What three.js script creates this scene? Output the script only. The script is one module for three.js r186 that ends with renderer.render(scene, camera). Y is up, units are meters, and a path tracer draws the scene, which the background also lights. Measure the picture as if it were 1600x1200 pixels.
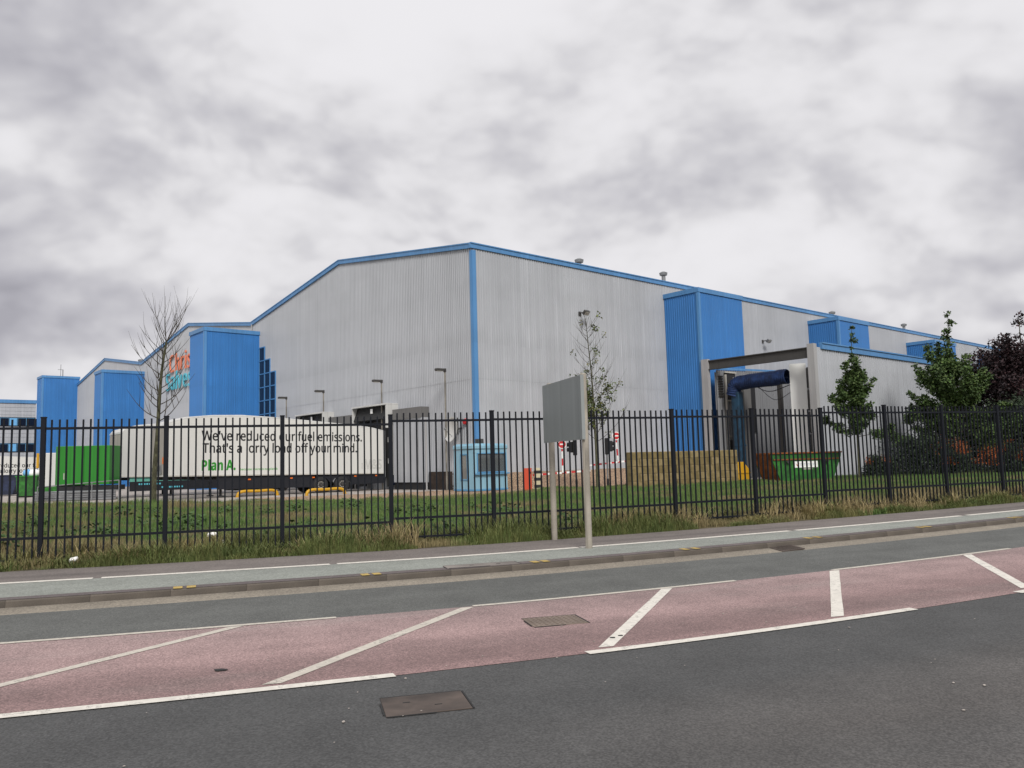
import * as THREE from 'three';
import { mergeGeometries, toCreasedNormals } from 'three/addons/utils/BufferGeometryUtils.js';
import { RoundedBoxGeometry } from 'three/addons/geometries/RoundedBoxGeometry.js';
import { TextGeometry } from 'three/addons/geometries/TextGeometry.js';
import { FontLoader } from 'three/addons/loaders/FontLoader.js';

// ---------------------------------------------------------------- camera, sky, sun, exposure
const scene = new THREE.Scene();
const camera = new THREE.PerspectiveCamera(50.93, 4 / 3, 0.1, 4000);
camera.position.set(0, 1.6, 0);
camera.rotation.order = 'YXZ';
camera.rotation.set(Math.atan(123 / 1260), 0, -0.027);
scene.add(camera);
const renderer = new THREE.WebGLRenderer({ antialias: true });
renderer.toneMapping = THREE.LinearToneMapping;
renderer.toneMappingExposure = 1.75;
renderer.shadowMap.enabled = true;

function hash2(i, j, s = 0) { let h = Math.imul(i | 0, 374761393) ^ Math.imul(j | 0, 668265263) ^ Math.imul(s | 0, 1274126177); h = Math.imul(h ^ (h >>> 13), 1274126177); return ((h ^ (h >>> 16)) >>> 0) / 4294967296; }
function vnoise(x, y, s = 0, per = 0) {
  const xi = Math.floor(x), yi = Math.floor(y), fx = x - xi, fy = y - yi, u = fx * fx * fx * (fx * (fx * 6 - 15) + 10), v = fy * fy * fy * (fy * (fy * 6 - 15) + 10);
  const w = (k) => (per ? ((k % per) + per) % per : k);
  const a = hash2(w(xi), w(yi), s), b = hash2(w(xi + 1), w(yi), s), c = hash2(w(xi), w(yi + 1), s), d = hash2(w(xi + 1), w(yi + 1), s);
  return a + (b - a) * u + (c - a) * v + (a - b - c + d) * u * v;
}
function fbm(x, y, oct = 4, s = 0, per = 0, gain = 0.5) { let a = 1, t = 0, n = 0; for (let o = 0; o < oct; o++) { t += a * vnoise(x, y, s + o * 17, per); n += a; a *= gain; x *= 2; y *= 2; if (per) per *= 2; } return t / n; }
const smooth = (a, b, x) => { const t = Math.min(1, Math.max(0, (x - a) / (b - a))); return t * t * (3 - 2 * t); };
const lerp = (a, b, t) => a + (b - a) * t;
function rng(seed) { let a = seed >>> 0; return () => { a = (a + 0x6d2b79f5) >>> 0; let t = Math.imul(a ^ (a >>> 15), 1 | a); t = (t + Math.imul(t ^ (t >>> 7), 61 | t)) ^ t; return ((t ^ (t >>> 14)) >>> 0) / 4294967296; }; }

{ // overcast sky: broken grey stratocumulus, computed over the whole sphere
  const W = 2048, H = 1024, data = new Float32Array(W * H * 4);
  for (let j = 0; j < H; j++) {
    const el = ((j + 0.5) / H - 0.5) * Math.PI, se = Math.sin(el), ce = Math.cos(el);
    for (let i = 0; i < W; i++) {
      const az = ((i + 0.5) / W - 0.5) * 2 * Math.PI; // u=0.5 looks along +x
      const x = Math.cos(az) * ce, z = Math.sin(az) * ce, k = (j * W + i) * 4;
      let L, r = 1, g = 1, b = 1;
      if (se < -0.01) { L = 0.12; r = 1; g = 0.99; b = 0.95; }
      else {
        const q = 1 / (Math.max(se, 0) + 0.7), px = x * q * 3.1, pz = z * q * 3.1, py = se * 2.2;
        const wx = fbm(px * 1.2 + 7 + py, pz * 1.2 - 3, 3, 5) - 0.5, wz = fbm(px * 1.2 - 11, pz * 1.2 + 5 - py, 3, 9) - 0.5;
        const big = fbm(px * 0.95 + wx * 0.5 + 3.3, pz * 0.95 + wz * 0.5 + 1.7 + py, 3, 21);
        const mid = fbm(px * 2.6 + wx * 0.9, pz * 2.6 + wz * 0.9 + py * 2, 4, 33, 0, 0.5);
        const bil = Math.abs(2 * fbm(px * 3.4 + wx, pz * 3.4 + wz + py * 3, 4, 57, 0, 0.5) - 1) * 2; // rounded billows
        const fine = fbm(px * 9 + wx * 2, pz * 9 + wz * 2 + py * 6, 4, 47, 0, 0.55);
        const c = (big - 0.5) * 1.25 + (mid - 0.5) * 0.55 - (bil - 0.3) * 0.22 + (fine - 0.5) * 0.4;
        const azc = Math.atan2(x, -z);                              // 0 ahead, + to the right
        const lobe = (a, e, wa, we) => Math.exp(-Math.pow((azc - a) / wa, 2) - Math.pow((el - e) / we, 2));
        const t = c * 0.66 - 0.01 + 0.42 * lobe(-0.6, 0.205, 0.27, 0.085) + 0.12 * lobe(0.1, 0.36, 0.5, 0.09) - 0.3 * lobe(-0.1, 0.55, 0.24, 0.12) - 0.2 * lobe(0.5, 0.53, 0.3, 0.14) - 0.22 * lobe(0.5, 0.26, 0.16, 0.14) - 0.16 * lobe(0.15, 0.24, 0.5, 0.06);
        L = 0.362 * Math.exp(-1.25 * Math.min(0.6, t < -0.1 ? -0.1 - 0.13 * (1 - Math.exp((t + 0.1) / 0.13)) : t));
        L = lerp(L, 0.415, smooth(0.13, 0.0, el) * 0.6);              // thin bright cloud low down
        L *= 1 + 0.75 * smooth(0.62, 1.3, el);                      // overcast brightens towards the zenith
        const d = smooth(0.45, 0.15, L);
        r = 1.0 - 0.02 * d; g = 0.988 - 0.022 * d; b = 1.018 + 0.07 * d;
      }
      data[k] = L * r; data[k + 1] = L * g; data[k + 2] = L * b; data[k + 3] = 1;
    }
  }
  const sky = new THREE.DataTexture(data, W, H, THREE.RGBAFormat, THREE.FloatType);
  sky.mapping = THREE.EquirectangularReflectionMapping; sky.magFilter = THREE.LinearFilter; sky.minFilter = THREE.LinearFilter; sky.wrapS = THREE.RepeatWrapping; sky.needsUpdate = true;
  scene.background = sky; scene.environment = sky;
}
const sun = new THREE.DirectionalLight(new THREE.Color(1, 0.975, 0.93), 1.5);
sun.position.set(19, 66, 40); sun.target.position.set(0, 0, -40);
sun.castShadow = true; sun.shadow.radius = 36; sun.shadow.mapSize.set(2048, 2048);
Object.assign(sun.shadow.camera, { left: -90, right: 90, top: 90, bottom: -90, near: 1, far: 300 });
scene.add(sun, sun.target);

// ---------------------------------------------------------------- helpers
const V3 = (x, y, z) => new THREE.Vector3(x, y, z);
const used = {};
function numbered(n) { const k = (used[n] = (used[n] || 0) + 1); return k === 1 ? n : n + '_' + String(k - 1).padStart(3, '0'); }
function tag(o, label, category, group, kind) { if (label) o.userData.label = label; if (category) o.userData.category = category; if (group) o.userData.group = group; if (kind) o.userData.kind = kind; return o; }
function thing(name, label, category, pos = [0, 0, 0], turn = 0, group) { const o = new THREE.Group(); o.name = numbered(name); o.position.set(...pos); o.rotation.y = turn; scene.add(o); return tag(o, label, category, group); }
function prep(g, keepUV) {
  if (g.index) g = g.toNonIndexed();
  if (!g.attributes.normal) g.computeVertexNormals();
  if (!keepUV || !g.attributes.uv) {
    const p = g.attributes.position, n = g.attributes.normal, uv = new Float32Array(p.count * 2);
    for (let i = 0; i < p.count; i++) {
      const ax = Math.abs(n.getX(i)), ay = Math.abs(n.getY(i)), az = Math.abs(n.getZ(i));
      if (ay >= ax && ay >= az) { uv[2 * i] = p.getX(i); uv[2 * i + 1] = p.getZ(i); }
      else if (ax > az) { uv[2 * i] = p.getZ(i); uv[2 * i + 1] = p.getY(i); }
      else { uv[2 * i] = p.getX(i); uv[2 * i + 1] = p.getY(i); }
    }
    g.setAttribute('uv', new THREE.BufferAttribute(uv, 2));
  }
  for (const k of Object.keys(g.attributes)) if (!['position', 'normal', 'uv', 'color'].includes(k)) g.deleteAttribute(k);
  return g;
}
function mesh(name, geoms, mat, parent, keepUV) {
  const list = (Array.isArray(geoms) ? geoms : [geoms]).map((g) => prep(g, keepUV));
  const m = new THREE.Mesh(list.length > 1 ? mergeGeometries(list) : list[0], mat);
  m.name = parent ? name : numbered(name); m.castShadow = m.receiveShadow = true;
  (parent || scene).add(m); return m;
}
const part = (name, geoms, mat, parent, keepUV) => mesh(name, geoms, mat, parent, keepUV);
function struct(name, geoms, mat, parent, keepUV) { const m = mesh(name, geoms, mat, parent, keepUV); m.userData.kind = 'structure'; return m; }
function sub(name, parent) { const g = new THREE.Group(); g.name = name; parent.add(g); return g; }
function bx(w, h, d, x = 0, y = 0, z = 0, ry = 0, rx = 0, rz = 0) { const g = new THREE.BoxGeometry(w, h, d); if (rx) g.rotateX(rx); if (rz) g.rotateZ(rz); if (ry) g.rotateY(ry); return g.translate(x, y, z); }
function rb(w, h, d, r, x = 0, y = 0, z = 0) { return new RoundedBoxGeometry(w, h, d, 2, r).translate(x, y, z); }
function rod(a, b, r0, r1 = r0, seg = 8) {
  const A = V3(...a), B = V3(...b), d = B.clone().sub(A), g = new THREE.CylinderGeometry(r1, r0, d.length(), seg, 1);
  g.applyQuaternion(new THREE.Quaternion().setFromUnitVectors(V3(0, 1, 0), d.clone().normalize())); return g.translate(...A.add(B).multiplyScalar(0.5).toArray());
}
function tube(pts, r, seg = 24, rad = 8) { return new THREE.TubeGeometry(new THREE.CatmullRomCurve3(pts.map((p) => V3(...p))), seg, r, rad, false); }
function taper(pts, r0, r1, seg = 10, rad = 6) { // tapered branch along a smooth line
  const c = new THREE.CatmullRomCurve3(pts.map((p) => V3(...p))), g = new THREE.TubeGeometry(c, seg, 1, rad, false), p = g.attributes.position, q = V3();
  for (let i = 0; i <= seg; i++) { c.getPointAt(i / seg, q); const r = lerp(r0, r1, i / seg); for (let j = 0; j <= rad; j++) { const k = i * (rad + 1) + j; p.setXYZ(k, q.x + (p.getX(k) - q.x) * r, q.y + (p.getY(k) - q.y) * r, q.z + (p.getZ(k) - q.z) * r); } }
  return g;
}
function prism(pts, depth, bevel = 0) { // outline in x,y, extruded along -z, front face at z=0
  const s = new THREE.Shape(pts.map((p) => new THREE.Vector2(...p)));
  return new THREE.ExtrudeGeometry(s, { depth: depth - 2 * bevel, bevelEnabled: bevel > 0, bevelSize: bevel, bevelThickness: bevel, bevelOffset: -bevel, bevelSegments: 2, curveSegments: 6 }).translate(0, 0, -depth + bevel);
}

// ---------------------------------------------------------------- procedural materials
function tex(n, fn, metres, srgb = true) {
  const d = new Uint8Array(n * n * 4);
  for (let j = 0; j < n; j++) for (let i = 0; i < n; i++) { const c = fn(i / n, j / n, i, j), k = (j * n + i) * 4; const a = Array.isArray(c) ? c : [c, c, c]; for (let m = 0; m < 3; m++) d[k + m] = Math.max(0, Math.min(255, a[m] * 255)); d[k + 3] = 255; }
  const t = new THREE.DataTexture(d, n, n); t.wrapS = t.wrapT = THREE.RepeatWrapping; t.magFilter = THREE.LinearFilter; t.minFilter = THREE.LinearMipmapLinearFilter; t.generateMipmaps = true;
  if (srgb) t.colorSpace = THREE.SRGBColorSpace; t.repeat.set(1 / metres, 1 / metres); t.needsUpdate = true; return t;
}
const speckle = (amp, sz, s) => (u, v, i, j) => { // aggregate: fine stones over soft mottling, mean about 0.8 in sRGB
  const st = vnoise(u * sz, v * sz, s, sz), fi = hash2(i, j, s), mo = fbm(u * 6, v * 6, 4, s + 3, 6);
  return 0.78 + amp * (st - 0.5) * 1.3 + amp * (fi - 0.5) * 0.8 + (mo - 0.5) * 0.12;
};
const asphaltTex = tex(1024, speckle(0.2, 200, 1), 2.2), asphaltBump = tex(512, (u, v, i, j) => 0.5 * vnoise(u * 150, v * 150, 4, 150) + 0.5 * hash2(i, j, 5), 2.2, false);
const redTex = tex(1024, speckle(0.22, 220, 8), 2.2);
const pathTex = tex(512, speckle(0.14, 120, 11), 2.0);
const concTex = tex(512, (u, v, i, j) => 0.78 + (fbm(u * 5, v * 5, 5, 31, 5) - 0.5) * 0.35 + (hash2(i, j, 2) - 0.5) * 0.1, 2.5);
const dirtyTex = tex(512, (u, v) => { const run = vnoise(u * 90, 0.5, 61, 90) * (0.6 + 0.8 * vnoise(u * 20, v * 4, 62, 20)), mo = fbm(u * 4, v * 4, 4, 63, 4); return 0.85 + (mo - 0.5) * 0.14 + (run - 0.5) * 0.09; }, 9);
const gravelTex = tex(512, (u, v, i, j) => { const a = vnoise(u * 64, v * 64, 71, 64), b = hash2(i, j, 73); const t = 0.72 + (a - 0.5) * 0.6 + (b - 0.5) * 0.25; return [t, t * (0.93 + 0.06 * a), t * (0.82 + 0.14 * b)]; }, 2.2);
const paintTex = tex(512, (u, v, i, j) => { const w = fbm(u * 24, v * 24, 4, 81, 24); return 0.86 + (w - 0.5) * 0.16 - (w > 0.66 ? 0.25 * (hash2(i >> 1, j >> 1, 3)) : 0); }, 1.6);
const groundTex = tex(512, (u, v, i, j) => { const a = fbm(u * 10, v * 10, 5, 91, 10), b = hash2(i, j, 92); return 0.7 + (a - 0.5) * 0.6 + (b - 0.5) * 0.25; }, 3);
const rustTex = tex(512, (u, v, i, j) => { const a = fbm(u * 6, v * 6, 5, 101, 6); const t = 0.75 + (a - 0.5) * 0.7; return [t, t * 0.92, t * 0.85]; }, 1.6);
const blockTex = tex(512, (u, v, i, j) => { const a = fbm(u * 5, v * 5, 5, 111, 5), b = hash2(i, j, 112); const t = 0.78 + (a - 0.5) * 0.5 + (b - 0.5) * 0.1; return [t, t * 0.97, t * (0.86 + (a - 0.5) * 0.25)]; }, 2);
const barkTex = tex(256, (u, v, i, j) => 0.7 + (fbm(u * 12, v * 3, 4, 121, 0) - 0.5) * 0.7, 0.6);
const lin = (r, g, b) => new THREE.Color().setRGB(r, g, b);
const std = (c, o = {}) => new THREE.MeshStandardMaterial({ color: c, roughness: 0.7, ...o });
const M = {
  asphalt: std(lin(0.112, 0.112, 0.111), { map: asphaltTex, bumpMap: asphaltBump, bumpScale: 0.006, roughness: 0.88, vertexColors: true }),
  asphaltOld: std(lin(0.168, 0.172, 0.16), { map: asphaltTex, bumpMap: asphaltBump, bumpScale: 0.004, roughness: 0.9, vertexColors: true }),
  red: std(lin(0.445, 0.285, 0.273), { map: redTex, bumpMap: asphaltBump, bumpScale: 0.004, roughness: 0.9, vertexColors: true }),
  paint: std(lin(0.9, 0.85, 0.76), { map: paintTex, roughness: 0.75 }),
  paintFaded: std(lin(0.72, 0.66, 0.57), { map: paintTex, roughness: 0.8 }),
  footway: std(lin(0.26, 0.225, 0.205), { map: pathTex, roughness: 0.9, vertexColors: true }),
  cycle: std(lin(0.4, 0.42, 0.375), { map: pathTex, roughness: 0.9, vertexColors: true }),
  kerbEdge: std(lin(0.2, 0.165, 0.16), { map: pathTex, roughness: 0.9, vertexColors: true }),
  kerb: std(lin(0.175, 0.147, 0.12), { map: concTex, roughness: 0.9 }),
  kerbB: std(lin(0.17, 0.143, 0.117), { map: concTex, roughness: 0.9 }),
  channel: std(lin(0.4, 0.35, 0.28), { map: pathTex, roughness: 0.95, vertexColors: true }),
  kerbYellow: std(lin(0.62, 0.44, 0.13), { map: paintTex, roughness: 0.8 }),
  yard: std(lin(0.56, 0.5, 0.45), { map: concTex, roughness: 0.92 }),
  gravel: std(lin(0.62, 0.45, 0.34), { map: gravelTex, bumpMap: asphaltBump, bumpScale: 0.02, roughness: 0.95 }),
  lawn: std(lin(1, 1, 1), { map: groundTex, roughness: 0.95, vertexColors: true }),
  ground: std(lin(0.12, 0.13, 0.07), { map: groundTex, roughness: 0.95 }),
  cladA: std(lin(0.59, 0.606, 0.642), { map: dirtyTex, roughness: 0.45 }),
  cladB: std(lin(0.577, 0.593, 0.629), { map: dirtyTex, roughness: 0.45 }),
  cladC: std(lin(0.602, 0.618, 0.654), { map: dirtyTex, roughness: 0.45 }),
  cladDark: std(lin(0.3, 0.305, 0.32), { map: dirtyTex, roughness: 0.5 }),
  cladRoof: std(lin(0.4, 0.41, 0.42), { map: dirtyTex, roughness: 0.5 }),
  blue: std(lin(0.052, 0.255, 0.66), { map: dirtyTex, roughness: 0.5 }),
  trim: std(lin(0.12, 0.34, 0.68), { map: dirtyTex, roughness: 0.45 }),
  greyFlash: std(lin(0.5, 0.49, 0.49), { map: dirtyTex, roughness: 0.5 }),
  darkSteel: std(lin(0.09, 0.085, 0.08), { map: dirtyTex, roughness: 0.6, metalness: 0.2 }),
  fence: new THREE.MeshPhysicalMaterial({ color: lin(0.006, 0.0075, 0.012), roughness: 0.7, specularIntensity: 0.45 }),
  galv: std(lin(0.42, 0.43, 0.44), { map: concTex, roughness: 0.45, metalness: 0.45 }),
  signBack: std(lin(0.33, 0.355, 0.352), { map: dirtyTex, roughness: 0.55 }),
  signPost: std(lin(0.56, 0.505, 0.42), { map: concTex, roughness: 0.6 }),
  lampPole: std(lin(0.36, 0.33, 0.28), { map: concTex, roughness: 0.6 }),
  white: std(lin(0.77, 0.765, 0.74), { map: dirtyTex, roughness: 0.4 }),
  bulkhead: std(lin(0.47, 0.44, 0.39), { map: dirtyTex, roughness: 0.6 }),
  whiteDull: std(lin(0.62, 0.59, 0.53), { map: dirtyTex, roughness: 0.55 }),
  black: std(lin(0.015, 0.015, 0.017), { roughness: 0.6 }),
  rubber: std(lin(0.022, 0.022, 0.023), { roughness: 0.85 }),
  navy: std(lin(0.008, 0.009, 0.014), { roughness: 0.8 }),
  navySkip: std(lin(0.02, 0.04, 0.13), { map: rustTex, roughness: 0.6 }),
  glass: std(lin(0.008, 0.011, 0.022), { roughness: 0.08, metalness: 0.0 }),
  panelSky: std(lin(0.16, 0.42, 0.72), { roughness: 0.3 }),
  chassis: std(lin(0.014, 0.014, 0.014), { roughness: 0.7 }),
  amber: std(lin(0.75, 0.16, 0.02), { roughness: 0.35 }),
  orange: std(lin(0.72, 0.085, 0.03), { map: dirtyTex, roughness: 0.5 }),
  redPaint: std(lin(0.55, 0.02, 0.025), { roughness: 0.5 }),
  whitePaint: std(lin(0.85, 0.85, 0.83), { roughness: 0.5 }),
  cream: std(lin(0.78, 0.68, 0.45), { map: dirtyTex, roughness: 0.6 }),
  yellow: std(lin(0.78, 0.42, 0.015), { map: dirtyTex, roughness: 0.5 }),
  hut: std(lin(0.34, 0.62, 0.78), { map: dirtyTex, roughness: 0.55 }),
  hutTrim: std(lin(0.1, 0.28, 0.47), { roughness: 0.5 }),
  green: std(lin(0.025, 0.27, 0.022), { map: dirtyTex, roughness: 0.5 }),
  skipGreen: std(lin(0.035, 0.28, 0.035), { map: rustTex, roughness: 0.6 }),
  rust: std(lin(0.42, 0.16, 0.04), { map: rustTex, roughness: 0.85 }),
  mint: std(lin(0.16, 0.5, 0.42), { map: dirtyTex, roughness: 0.5 }),
  fabricBlue: std(lin(0.014, 0.06, 0.26), { map: rustTex, roughness: 0.8 }),
  ductBlue: std(lin(0.012, 0.085, 0.2), { map: rustTex, roughness: 0.6 }),
  brownBox: std(lin(0.055, 0.043, 0.038), { map: rustTex, roughness: 0.9 }),
  quilt: std(lin(0.2, 0.195, 0.19), { map: dirtyTex, roughness: 0.6 }),
  block: [0, 1, 2, 3].map((k) => std(lin(0.3 + 0.035 * k, 0.24 + 0.03 * k, 0.125 + 0.024 * k), { map: blockTex, roughness: 0.95 })),
  bark: std(lin(0.12, 0.1, 0.075), { map: barkTex, roughness: 0.95 }),
  barkMoss: std(lin(0.14, 0.135, 0.075), { map: barkTex, roughness: 0.95 }),
  leaf: std(lin(1, 1, 1), { roughness: 0.75, vertexColors: true, side: THREE.DoubleSide }),
  blade: std(lin(1, 1, 1), { roughness: 0.8, side: THREE.DoubleSide }),
  coral: std(lin(0.78, 0.22, 0.11), { roughness: 0.5 }),
  teal: std(lin(0.1, 0.48, 0.6), { roughness: 0.5 }),
  iron: std(lin(0.16, 0.145, 0.142), { map: rustTex, roughness: 0.7, metalness: 0.15 }),
  ironJoint: std(lin(0.02, 0.02, 0.02), { roughness: 0.9 }),
  slab: std(lin(0.3, 0.235, 0.19), { map: concTex, roughness: 0.95 }),
  paper: std(lin(0.85, 0.84, 0.82), { roughness: 0.8 }),
};

// ---------------------------------------------------------------- frames of the place
// building frame: a runs along the right-hand facade (away to the right), b along the left-hand facade (away to the left)
const TH = 41 * Math.PI / 180, CX = -2.2694, CZ = -49;
const BU = [Math.cos(TH), -Math.sin(TH)], BV = [-Math.sin(TH), -Math.cos(TH)];
const P = (a, b, y = 0) => [CX + BU[0] * a + BV[0] * b, y, CZ + BU[1] * a + BV[1] * b];
// road frame: a along the road (right and away), b square to it (away)
const RT = 21.5 * Math.PI / 180, RU = [Math.cos(RT), -Math.sin(RT)], RV = [-Math.sin(RT), -Math.cos(RT)];
const rise = (a, b) => { const t = Math.max(0, a - 3); return Math.min(0.25, 0.0105 * t * t / (t + 3)) * (1 - smooth(16, 32, b)); }; // the road climbs gently to the right
const Rd = (a, b, y = 0) => [RU[0] * a + RV[0] * b, y + rise(a, b), RU[1] * a + RV[1] * b];
const curve = (c0, c1, c2, lo, hi) => (a) => { const f = (x) => c0 + c1 * x + c2 * x * x, d = (x) => c1 + 2 * c2 * x; return a < lo ? f(lo) + d(lo) * (a - lo) : a > hi ? f(hi) + d(hi) * (a - hi) : f(a); };
const nearLine = curve(6.3553, -0.07134, 0.00875, -3, 10), farLine = curve(9.0372, -0.09219, 0.00761, -4, 13);
const kerbLine = curve(11.27, -0.0605, 0.00505, -4, 18), cycleIn = (a) => kerbLine(a) + 0.28, laneLine = curve(12.93, -0.1, 0.0053, -4, 20), grassLine = curve(14.46, -0.1, 0.0051, -4, 22);
function strip(f0, f1, y0, y1, a0, a1, na, nb, tone) { // a sheet between two curves of the road frame, with its own patchy wear
  const pos = [], uv = [], col = [], idx = [];
  for (let i = 0; i <= na; i++) for (let j = 0; j <= nb; j++) {
    const a = lerp(a0, a1, i / na), b = lerp(f0(a), f1(a), j / nb), c = tone ? tone(a, b, j / nb) : 1, k = Array.isArray(c) ? c : [c, c, c];
    pos.push(...Rd(a, b, lerp(y0, y1, j / nb))); uv.push(a, b); col.push(...k);
  }
  for (let i = 0; i < na; i++) for (let j = 0; j < nb; j++) { const p = i * (nb + 1) + j, q = p + nb + 1; idx.push(p, q, p + 1, q, q + 1, p + 1); }
  const g = new THREE.BufferGeometry(); g.setAttribute('position', new THREE.Float32BufferAttribute(pos, 3)); g.setAttribute('uv', new THREE.Float32BufferAttribute(uv, 2)); g.setAttribute('color', new THREE.Float32BufferAttribute(col, 3)); g.setIndex(idx); g.computeVertexNormals(); return g;
}
const off = (f, d) => (a) => f(a) + d;

// ---------------------------------------------------------------- ground, road, pavement
{
  const g = new THREE.PlaneGeometry(3000, 3000).rotateX(-Math.PI / 2).translate(0, -0.08, 0);
  struct('ground', g, M.ground);
  const road = sub('road', scene); road.userData.kind = 'structure';
  const wear = (s, st, amt) => (a, b) => 1 + (fbm(a * 0.25, b * 1.6, 4, s) - 0.5) * amt + (fbm(a * st, b * 6, 3, s + 5) - 0.5) * amt * 0.45;
  part('carriageway', strip(() => -9, nearLine, 0, 0, -40, 60, 200, 60, (a, b) => { const w = wear(3, 0.2, 0.34)(a, b) * (1 - 0.12 * Math.exp(-Math.pow((b - 5.1) / 0.35, 2)) + 0.07 * Math.exp(-Math.pow((b - 4.3) / 0.3, 2))), d = smooth(5.0, 4.2, b - 0.02 * a) * smooth(0.5, 4, a) * (0.4 + 0.9 * fbm(a * 0.5, b * 3, 4, 91)); return [w * (1 + 0.3 * d), w * (1 + 0.2 * d), w * (1 + 0.14 * d)]; }), M.asphalt, road, true);
  part('red_surface', strip(nearLine, farLine, 0.003, 0.003, -40, 60, 240, 30, (a, b, t) => { const w = wear(13, 0.3, 0.42)(a, b) * (0.9 + 0.22 * smooth(0.15, 0.95, t) - 0.07 * Math.sin(t * 9)), d = smooth(0.55, 0.75, fbm(a * 0.7, b * 2.5, 4, 77)); return [w, w * (1 + 0.06 * d + 0.12 * t), w * (1 + 0.05 * d + 0.12 * t)]; }), M.red, road, true);
  part('carriageway', strip(farLine, off(kerbLine, -0.34), 0, 0, -40, 60, 200, 16, wear(23, 0.15, 0.3)), M.asphaltOld, road, true);
  part('channel_strip', strip(off(kerbLine, -0.34), off(kerbLine, -0.004), 0, 0.034, -40, 60, 300, 4, (a, b, t) => 0.8 + 0.3 * fbm(a * 0.8, b * 5, 4, 29) - 0.18 * smooth(0.5, 1, t)), M.channel, road, true);
  for (let k = -4; k < 8; k++) { const a0 = -2.26 + 5.32 * k, a1 = a0 + 3.7; part('lane_dash', strip(off(nearLine, -0.05), off(nearLine, 0.06), 0.008, 0.008, a0, a1, 14, 1), M.paint, road, true); }
  for (const [a0, a1] of [[-13, -9.6], [-7.7, -4.1], [-2.35, 1.42], [2.93, 6.44], [8.04, 11.74], [13.3, 17], [18.6, 22.2], [23.9, 27.5]]) part('lane_dash', strip(off(farLine, -0.05), off(farLine, 0.035), 0.008, 0.008, a0, a1, 14, 1), M.paintFaded, road, true);
  for (const [k, a0, a1] of [[-4, -7.6, -5.1], [-3, -4.9, -2.4], [-2, -2.2, 0.42], [-1, 0.55, 2.85], [0, 3.3, 5.39], [1, 5.86, 8.03], [2, 8.72, 10.66], [3, 11.4, 13.4], [4, 14.1, 16.1], [5, 16.8, 18.8]]) { // hatching bars across the red strip
    const w = 0.072, pos = [], idx = [], uv = [];
    const n = 8; for (let i = 0; i <= n; i++) { const t = i / n, a = lerp(a0, a1, t), b = lerp(nearLine(a0) + 0.13, farLine(a1) - 0.06, t); for (const s of [-1, 1]) { const e = s * (w + 0.006 * (hash2(i, k, s + 4) - 0.5)); pos.push(...Rd(a + e, b - e * 0.12, 0.007)); uv.push(a + e, b); } }
    for (let i = 0; i < n; i++) { const p = 2 * i; idx.push(p, p + 1, p + 2, p + 1, p + 3, p + 2); }
    const h = new THREE.BufferGeometry(); h.setAttribute('position', new THREE.Float32BufferAttribute(pos, 3)); h.setAttribute('uv', new THREE.Float32BufferAttribute(uv, 2)); h.setIndex(idx); h.computeVertexNormals();
    part('hatch_bar', h, k < 0 ? M.paintFaded : M.paint, road, true);
  }
  const pavement = sub('pavement', scene); pavement.userData.kind = 'structure';
  part('edge_strip', strip(off(kerbLine, 0.035), cycleIn, 0.1215, 0.121, -40, 60, 160, 2, wear(43, 0.5, 0.3)), M.kerbEdge, pavement, true);
  part('cycle_lane', strip(cycleIn, laneLine, 0.121, 0.121, -40, 60, 160, 8, wear(53, 0.4, 0.22)), M.cycle, pavement, true);
  part('footway', strip(laneLine, grassLine, 0.121, 0.124, -40, 60, 200, 12, (a, b, t) => wear(63, 0.5, 0.3)(a, b) * (1 - 0.28 * smooth(0.3, 0.42, t) * smooth(0.58, 0.44, t) * smooth(0.3, 0.6, fbm(a * 0.4, 3, 3, 7)) - 0.12 * smooth(0.9, 1, t))), M.footway, pavement, true);
  for (const [a0, a1] of [[-12, -8.1], [-8, -4.8], [-4.7, -1.34], [-1.23, 1.94], [2.05, 6.05], [6.11, 10.46], [10.61, 15.12], [15.31, 20], [20.2, 24.6]]) part('lane_line', strip(off(laneLine, -0.075), off(laneLine, 0.085), 0.126, 0.126, a0, a1, 12, 1), M.paint, pavement, true);
  const kerb = sub('kerb', scene); kerb.userData.kind = 'structure';
  for (let k = 0; k < 64; k++) { // kerb stones, each 0.9 m
    const a0 = -14 + 0.915 * k, a1 = a0 + 0.915, b0 = kerbLine(a0), b1 = kerbLine(a1), ang = Math.atan2(b1 - b0, a1 - a0), L = Math.hypot(b1 - b0, a1 - a0) - 0.003;
    const s = new THREE.Shape([[0, -0.1], [0.125, -0.1], [0.125, 0.114], [0.036, 0.118], [0.024, 0.114], [0.014, 0.1], [0, -0.02]].map((p) => new THREE.Vector2(...p)));
    const g = new THREE.ExtrudeGeometry(s, { depth: L, bevelEnabled: false }).translate(0, 0, -L / 2); // x: into pavement, y up, z along
    g.rotateY(Math.PI / 2); // x -> -z (away), z -> x
    const p0 = Rd(a0, b0), p1 = Rd(a1, b1); g.rotateZ(Math.atan2(p1[1] - p0[1], L));
    const m = part('kerb_stone', g, hash2(k, 4, 9) > 0.35 ? M.kerb : M.kerbB, kerb); const p = Rd((a0 + a1) / 2, (b0 + b1) / 2, 0); m.position.set(...p); m.rotation.y = RT + ang;
  }
  for (const a of [-2.6, -2.44, -0.19, -0.03, 2.19, 2.35, 4.7, 4.86, 7.3, 7.5, 9.84, 10.05, 12.58, 12.77, 15.3, 15.5]) part('yellow_mark', strip(off(kerbLine, 0.012), off(kerbLine, 0.2), 0.126, 0.127, a - 0.055, a + 0.055, 1, 1), M.kerbYellow, kerb, true);
}
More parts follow.
